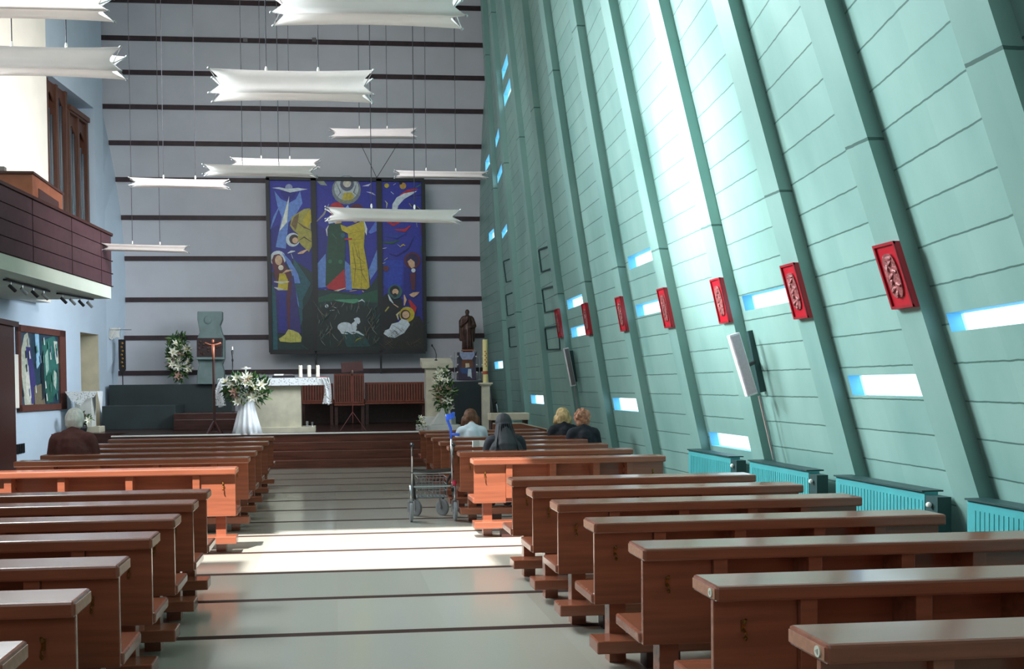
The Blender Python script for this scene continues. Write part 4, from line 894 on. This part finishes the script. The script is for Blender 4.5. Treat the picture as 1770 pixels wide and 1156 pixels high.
def seated(lab,x,Y,scale,cloth,hair,hairshape,zoff=0.0,yaw=0,bow=.04,headx=0):
    r=thing('person',lab,'person',(x,Y,0.0),yaw); r.scale=(scale,)*3; s=1
    Z=.44/scale   # seat height in local units
    sh=Z+.52; hd=Z+.675
    H=Vector((headx,bow+.03,hd))
    body=[((-.08,0,Z+.08),(.08,0,Z+.08),.11,.11),((0,0,Z+.1),(0,.0,Z+.42),.12,.12),((-.15,0,sh-.02),(.15,0,sh-.02),.055,.055),((0,0,sh-.02),(headx*.6,.03,hd-.06),.05,.048),
      (H,H+Vector((0,.015,.03)),.082,.080),(H+Vector((0,.035,-.05)),H+Vector((0,.05,-.055)),.05,.045),
      (H+Vector((0,.10,-.005)),H+Vector((0,.115,-.02)),.012,.014)]
    for sx in (-1,1):
        body+=[((sx*.09,0,Z+.08),(sx*.10,.42,Z+.07),.085,.06),((sx*.10,.42,Z+.07),(sx*.10,.45,.09),.055,.04),((sx*.10,.45,.05),(sx*.11,.58,.035),.04,.035),
          ((sx*.18,0,sh-.03),(sx*.225,.06,sh-.28),.045,.036),((sx*.225,.06,sh-.28),(sx*.08,.28,sh-.34),.035,.026),
          (H+Vector((sx*.083,.0,-.005)),H+Vector((sx*.086,-.005,.018)),.014,.014)]
        for k in range(4): body.append(((sx*(.08-.012*k),.28,sh-.34+.014*k),(sx*(.03-.006*k),.34-.004*k*k,sh-.345+.016*k),.010,.008))
        body.append(((sx*.085,.28,sh-.32),(sx*.07,.32,sh-.29),.011,.009))
    org('body',body,M['skin'],r,.012,3)
    # eyes and mouth, turned away from the camera
    mb=MB()
    for sx in (-1,1): mb.ell(H+Vector((sx*.03,.088,.012)),(.010,.006,.007),M['black'],8,5)
    mb.box(H.x-.022,H.x+.022,H.y+.092,H.y+.098,H.z-.052,H.z-.046,flat(150,80,76)); mb.build('face_features',r)
    top=[((-.10,-.01,Z+.07),(.10,-.01,Z+.07),.14,.14),((0,-.01,Z+.12),(0,-.015,Z+.42),.15,.145),((-.06,-.01,Z+.1),(-.08,-.01,Z+.38),.125,.12),((.06,-.01,Z+.1),(.08,-.01,Z+.38),.125,.12),((-.155,0,sh-.04),(.155,0,sh-.04),.088,.088),((-.06,.0,sh+.0),(.06,.0,sh+.0),.078,.078),((0,0,sh),(headx*.4,.012,sh+.055),.068,.064)]
    for sx in (-1,1): top+=[((sx*.17,0,sh-.05),(sx*.24,.05,sh-.29),.082,.064),((sx*.235,.05,sh-.29),(sx*.12,.22,sh-.34),.056,.042)]
    org('jacket' if cloth is not M['shirt'] else 'shirt',top,cloth,r,.014,4)
    low=[((-.08,0,Z+.06),(.08,0,Z+.06),.125,.125)]
    for sx in (-1,1): low+=[((sx*.09,.02,Z+.08),(sx*.10,.42,Z+.07),.10,.075),((sx*.10,.42,Z+.06),(sx*.10,.45,.12),.07,.055)]
    org('trousers',low,M['trouser'],r,.016,3)
    if hairshape=='short': hc=[(H+Vector((0,-.015,.02)),H+Vector((0,.005,.05)),.104,.10),(H+Vector((-.035,-.04,-.03)),H+Vector((.035,-.04,-.03)),.058,.058)]
    elif hairshape=='bob': hc=[(H+Vector((0,-.012,.03)),H+Vector((0,.01,.055)),.118,.112),(H+Vector((-.06,-.03,-.03)),H+Vector((.06,-.03,-.03)),.078,.078),(H+Vector((-.105,-.01,.0)),H+Vector((-.122,.01,-.085)),.045,.034),(H+Vector((.105,-.01,.0)),H+Vector((.122,.01,-.085)),.045,.034),(H+Vector((-.06,-.06,-.075)),H+Vector((.06,-.06,-.075)),.042,.042)]
    elif hairshape=='curly':
        rr=random.Random(3); hc=[(H+Vector((0,-.012,.02)),H+Vector((0,.0,.055)),.11,.104),(H+Vector((-.04,-.04,-.05)),H+Vector((.04,-.04,-.05)),.062,.062)]
        for i in range(46):
            d=Vector((rr.uniform(-1,1),rr.uniform(-1,.35),rr.uniform(-.55,1))).normalized(); q=H+Vector((0,-.01,.03))+d*.112; hc.append((q,q+Vector((0.001,0.001,0.02)),.022,.02))
    if hairshape!='veil': org('hair',hc,hair,r,.010,1 if hairshape=='curly' else 3)
    else:
        v=[(H+Vector((0,-.02,.02)),H+Vector((0,.0,.05)),.105,.10),(H+Vector((0,-.04,-.03)),(0,-.08,sh-.12),.11,.17),((-.10,-.07,sh-.1),(-.17,-.06,sh-.34),.09,.11),((.10,-.07,sh-.1),(.17,-.06,sh-.34),.09,.11),((0,-.09,sh-.12),(0,-.10,sh-.42),.16,.17)]
        vo=org('veil',v,hair,r,.012,2)
        for j in range(7):
            xx=-.2+j*.065; MB().tube([(headx+xx*.35,bow-.11,hd+.02),(xx*.7,-.205,sh-.12),(xx*1.05,-.255,sh-.4)],.010,hair,8,r2=.022).build('veil_fold',r,smooth=True)
    return r
seated('white-haired person in a brown jacket seated alone in the left pews, seen from behind',at(128,760,12.85).x,12.80,1.19,M['jacket'],M['hair_white'],'short',headx=.005)
seated('person with brown bobbed hair in a white shirt in the right pews',at(814,740,15.4).x,15.32,1.0,M['shirt'],M['hair_brown'],'bob',bow=.08)
seated('person in a long black veil seated in the right pews behind the rollator crutch',at(872,750,12.1).x,12.07,1.04,M['navy'],M['veil'],'veil',bow=.06)
seated('blonde-haired person in a black jacket in the right pews',at(975,740,15.3).x,15.32,1.0,M['navy'],M['hair_blonde'],'bob')
seated('person with short curly ginger hair in a dark jacket beside the blonde person',at(1012,740,14.1).x,14.22,1.0,M['navy'],M['hair_red'],'curly')
p=at(828,768,12.3); r=thing('prayer_booklet','white open booklet held beside the veiled person','booklet',p); MB().box(-.09,0,-.01,.01,-.03,.05,M['paper'],Matrix.Rotation(.3,3,'Z')).build('left_page',r); MB().box(0,.08,-.01,.01,-.03,.05,M['paper'],Matrix.Rotation(-.3,3,'Z')).build('right_page',r)
# saint statue and painted pedestal
SY=26.0
b=Vector((at(810,605,SY).x,SY+.2,at(810,605,SY).z)); hS=at(810,533,SY).z-b.z; k=hS/1.7
r=thing('saint_statue','dark brown robed standing saint statue on a bracket pedestal right of the triptych','statue',b); r.scale=(k,)*3
org('figure',[((0,0,.06),(0,0,.9),.24,.20),((-.09,-.02,.04),(-.07,-.02,.8),.13,.13),((.10,-.02,.04),(.07,-.02,.8),.14,.13),((0,0,.9),(0,0,1.3),.19,.17),((-.15,0,1.34),(.15,0,1.34),.09,.09),((0,0,1.35),(0,-.01,1.52),.07,.06),((0,-.01,1.56),(0,-.01,1.6),.095,.09),((0,-.05,1.5),(0,-.06,1.46),.05,.04),
 ((-.2,0,1.3),(-.27,-.02,1.02),.085,.08),((-.27,-.02,1.02),(-.06,-.2,1.18),.07,.045),((.2,0,1.3),(.30,-.02,1.0),.085,.08),((.30,-.02,1.0),(.1,-.18,.95),.08,.05),((-.25,.04,1.2),(-.27,.05,.45),.10,.07),((.25,.04,1.15),(.25,.05,.4),.10,.06),((-.05,-.2,1.2),(-.02,-.21,1.27),.035,.03)],M['bronze'],r,.02,2)
for x in (-.16,-.08,0,.08,.16): MB().tube([(x,-.19,.85),(x*1.1,-.23,.4),(x*1.15,-.24,.03)],.018,M['bronze'],6,r2=.03).build('robe_fold',r,smooth=True)
MB().box(-.24,.24,-.25,.2,-.03,.03,M['corpus']).build('foot_plate',r)
c=Vector((at(808,657,SY).x,SY,at(808,657,SY).z)); H=b.z-.03*k-c.z-.03
r=thing('painted_pedestal','dark tapered pedestal painted with a winged figure under the saint statue','pedestal',c)
MB().prism([Vector((-.24,0,0)),Vector((.24,0,0)),Vector((.22,0,H)),Vector((-.22,0,H))],(0,0,0),(0,.45,0),flat(70,58,78)).build('block',r,bevel=.01)
mb=MB(); off=-.004
for col,pts in (((150,160,190),[(-.2,H),(.2,H),(.2,H-.25),(0,H-.33),(-.2,H-.25)]),((52,54,64),[(-.26,H+.02),(-.1,H-.25),(-.22,H-.3)]),((52,54,64),[(.26,H+.02),(.1,H-.25),(.22,H-.3)]),((110,66,44),[(-.14,H-.2),(.14,H-.2),(.16,H-.42),(-.16,H-.42)]),((214,196,160),[(-.05,H-.3),(.05,H-.3),(.06,H-.4),(-.05,H-.42)]),((60,84,130),[(-.2,H-.42),(.14,H-.42),(.1,H-.62),(-.18,H-.55)]),((196,206,214),[(.02,H-.45),(.1,H-.45),(.12,H-.7),(.06,.1),(.0,H-.65)])):
    mb.add([Vector((x,off,z)) for x,z in pts],[tuple(range(len(pts)))],flat(*col)); off-=.0015
mb.build('painting',r,fix=False)
for px,t in ((786,'left'),(829,'right')):
    c=Vector((at(px,657,SY).x,SY,at(px,657,SY).z)); r=thing('branched_candleholder','small wrought branched candleholder on the slate plinth, %s of the pedestal'%t,'candle holder',c)
    MB().lathe([(.06,0),(.05,.02),(.01,.03),(.01,.75)],(0,0,0),M['metal'],10).build('stem',r)
    for i,(dx,dz) in enumerate(((-.09,.62),(.09,.62),(-.08,.4),(.08,.4),(-.07,.2),(.07,.2))):
        MB().tube([(0,0,dz-.06),(dx*.6,0,dz-.05),(dx,0,dz)],.007,M['metal'],6).lathe([(.02,0),(.025,.03)],(dx,0,dz),M['white'],8).build('branch',r)
# ------------------------------------------------------------------ keyboard desk at the right of the sanctuary
c=Vector(((at(848,724,19.6).x+at(915,724,19.6).x)/2,19.6,0)); W=at(915,724,19.6).x-at(848,724,19.6).x; zt=at(880,714,19.6).z
r=thing('keyboard_desk','pale desk front of the organist place beside the green wall','desk',c)
MB().box(-W/2,W/2,0,.4,zt-.14,zt,M['cream']).build('top',r,bevel=.01)
for x in (-W/2+.05,W/2-.05): MB().box(x-.03,x+.03,.05,.35,0,zt-.14,M['dwood']).build('leg',r)
c=Vector((at(870,738,18.6).x,18.6,0)); zt=at(870,733,18.6).z; x1=at(945,742,18.6).x-c.x
r=thing('sloping_rail','brown sloping board with pale top edge beyond the front right pews','railing',c)
MB().prism([Vector((-.2,0,0)),Vector((x1,0,0)),Vector((x1,0,zt-.12)),Vector((x1*.4,0,zt)),Vector((-.2,0,zt))],(0,0,0),(0,.05,0),M['wood']).build('board',r)
MB().tube([(-.2,.02,zt+.01),(x1*.4,.02,zt+.01),(x1,.02,zt-.11)],.018,M['stone'],6).build('top_edge',r)
p=at(855,735,19.7); p2=at(863,706,19.7); r=thing('gooseneck_microphone','thin grey microphone arm on the desk at right','microphone',p); MB().tube([(0,0,0),(p2-p)*.5+Vector((.03,0,0)),(p2-p)-Vector((.06,0,-.1))],.009,M['metal'],6).build('arm',r); MB().ell((p2-p)-Vector((.07,0,-.12)),(.03,.02,.03),M['black'],8,6).build('head',r)
# ------------------------------------------------------------------ plinth with lace and flowers on the left
c=Vector((at(146,740,23.2).x,23.2,.66)); zt=at(146,677,23.2).z-.66
r=thing('white_plinth','white square plinth by the left doorway','plinth',c); MB().box(-.16,.22,-.2,.2,.0,zt,M['wstone']).build('block',r,bevel=.01); MB().box(-.2,.4,-.26,.26,0,.14,M['stone']).build('foot',r,bevel=.01)
mb=MB(); mb.box(-.34,.36,-.28,.28,zt+.002,zt+.012,M['cloth']); mb.add([Vector((-.34,-.285,zt)),Vector((.36,-.285,zt)),Vector((.30,-.29,zt-.12)),Vector((.12,-.29,zt-.16)),Vector((0,-.3,zt-.33)),Vector((-.2,-.29,zt-.2))],[(0,1,2,3,4,5)],M['lace']); mb.add([Vector((.365,-.28,zt)),Vector((.365,.28,zt)),Vector((.39,.0,zt-.5))],[(0,1,2)],M['cloth'])
o=mb.build('lace_cloth',fix=False); o.location=c; tag(o,'white lace cloth with hanging points on the left plinth','tablecloth')
f5=flowers('small bunch of white and dark flowers in front of the left plinth',Vector((at(140,712,22.7).x,22.75,.66)),.42,.34,.32,70,9,seed=21,sc=.7)
MB().lathe([(.09,0),(.12,.12),(.10,.24)],(0,0,0),M['dmetal'],14).build('pot',f5)
# ------------------------------------------------------------------ rollator and crutch
def rollator():
    Yn,Yf=11.85,12.45; xl=at(711,905,Yn).x; xr=at(787,905,Yn).x; c=Vector(((xl+xr)/2,Yn,0)); W=xr-xl; h=W/2
    r=thing('rollator','grey wheeled walking frame with wire basket standing in the aisle','rollator',c)
    def wheel(x,y,rad,yawd,nm='wheel'):
        T=Matrix.Rotation(R(yawd),3,'Z'); q=Vector((x,y,rad)); 
        wq=MB()
        for prof,m in (([(rad*.82,-.02),(rad,-.014),(rad,.014),(rad*.82,.02)],M['tread']),([(rad*.2,-.012),(rad*.84,-.01),(rad*.84,.01),(rad*.2,.012)],M['rubber']),([(rad*.22,-.028),(rad*.22,.028)],M['metal'])):
            t=MB().lathe(prof,(0,0,0),m,24,'x'); wq.add([q+T@Vector(v) for v in t.v],t.f,m)
        wq.build('wheel',r)
        MB().tube([q+T@Vector((.035,0,0)),q+T@Vector((.035,.02,rad*1.1)),q+T@Vector((0,.02,rad*1.25))],.012,M['metal'],6).tube([q+T@Vector((-.035,0,0)),q+T@Vector((-.035,.02,rad*1.1)),q+T@Vector((0,.02,rad*1.25))],.012,M['metal'],6).build('fork',r)
    for s in (-1,1):
        wheel(s*h,0,.115,0); wheel(s*(h-.10),.52,.105,-35*s if s<0 else 40)
        x=s*h
        MB().tube([(x,.02,.2),(x,.03,.44)],.017,M['metal'],8).build('rear_leg',r,smooth=True)
        MB().tube([(x-s*.015,.05,.30),(x-s*.02,.05,.62),(x-s*.02,.02,.86),(x-s*.02,-.02,.93)],.013,M['metal'],8).build('handle_tube',r,smooth=True)
        MB().tube([(x-s*.02,.10,.935),(x-s*.02,-.02,.94),(x-s*.02,-.10,.925)],.022,M['black'],8).build('grip',r,smooth=True)
        MB().tube([(x-s*.02,-.10,.90),(x-s*.02,-.05,.86),(x-s*.02,-.02,.80)],.008,M['black'],6).build('brake_lever',r)
        MB().tube([(x-s*.02,.04,.60),(x-s*.06,.3,.45),(x-s*.09,.52,.22)],.015,M['dmetal'],8).build('front_leg',r,smooth=True)
        MB().tube([(x-s*.03,.02,.58),(x-s*.03,.02,.35),(x-s*.03,.03,.2)],.006,M['black'],5).build('brake_cable',r)
    MB().tube([(-h+.03,.05,.62),(0,.03,.61),(h-.03,.05,.62)],.018,M['black'],8).build('back_strap',r)
    MB().tube([(-h+.03,.05,.585),(h-.03,.05,.585)],.011,M['metal'],6).build('seat_bar',r); MB().tube([(-h,.04,.42),(h,.04,.42)],.012,M['metal'],6).build('cross_bar',r)
    MB().ell((h-.01,.02,.46),(.035,.03,.035),M['pinkr'],8,6).build('clamp',r)
    mb=MB(); w_=h-.09
    for i in range(9): x=-w_+2*w_*i/8; mb.tube([(x,.08,.52),(x,.10,.28),(x,.36,.28),(x,.40,.52)],.004,M['wiremesh'],4)
    for z,yy0,yy1 in ((.52,.08,.40),(.44,.085,.39),(.36,.09,.375),(.28,.10,.36)): mb.tube([(-w_,yy0,z),(w_,yy0,z),(w_,yy1,z),(-w_,yy1,z),(-w_,yy0,z)],.005,M['wiremesh'],4)
    for j in range(4): mb.tube([(-w_,.14+j*.06,.28),(w_,.14+j*.06,.28)],.004,M['wiremesh'],4)
    mb.build('basket',r)
    return c,h
rc,rh=rollator()
Yc=11.86
p0=at(782,846,Yc); pc=at(780,755,Yc); pt=at(776,716,Yc)
r=thing('crutch','blue forearm crutch standing upright in the rollator','crutch',p0)
MB().tube([(0,0,0),pc-p0],.012,M['metal'],8).build('shaft',r,smooth=True)
MB().tube([pc-p0+Vector((0,0,-.02)),at(779,740,Yc)-p0,at(773,725,Yc)-p0,at(772,716,Yc)-p0],.017,M['blue'],8).build('upper_arm',r,smooth=True)
MB().tube([at(779,750,Yc)-p0,at(794,751,Yc)-p0+Vector((0,-.02,0))],.017,M['blue'],8).build('hand_grip',r,smooth=True)
cu=at(779,719,Yc)-p0; mb=MB(); rings=[]
for i in range(13):
    a=R(150+ i*25*0.96); rings.append([cu+Vector((.045*math.cos(a)*1.0,.05*math.sin(a),dz+.012*math.cos(a)))for dz in (-.035,.035)]+[cu+Vector((.052*math.cos(a),.058*math.sin(a),dz+.012*math.cos(a))) for dz in (.035,-.035)])
mb.rings(rings,M['blue']); mb.build('arm_cuff',r,smooth=False)
MB().ell((0,0,0),(.018,.018,.03),M['rubber'],8,6).build('ferrule',r)
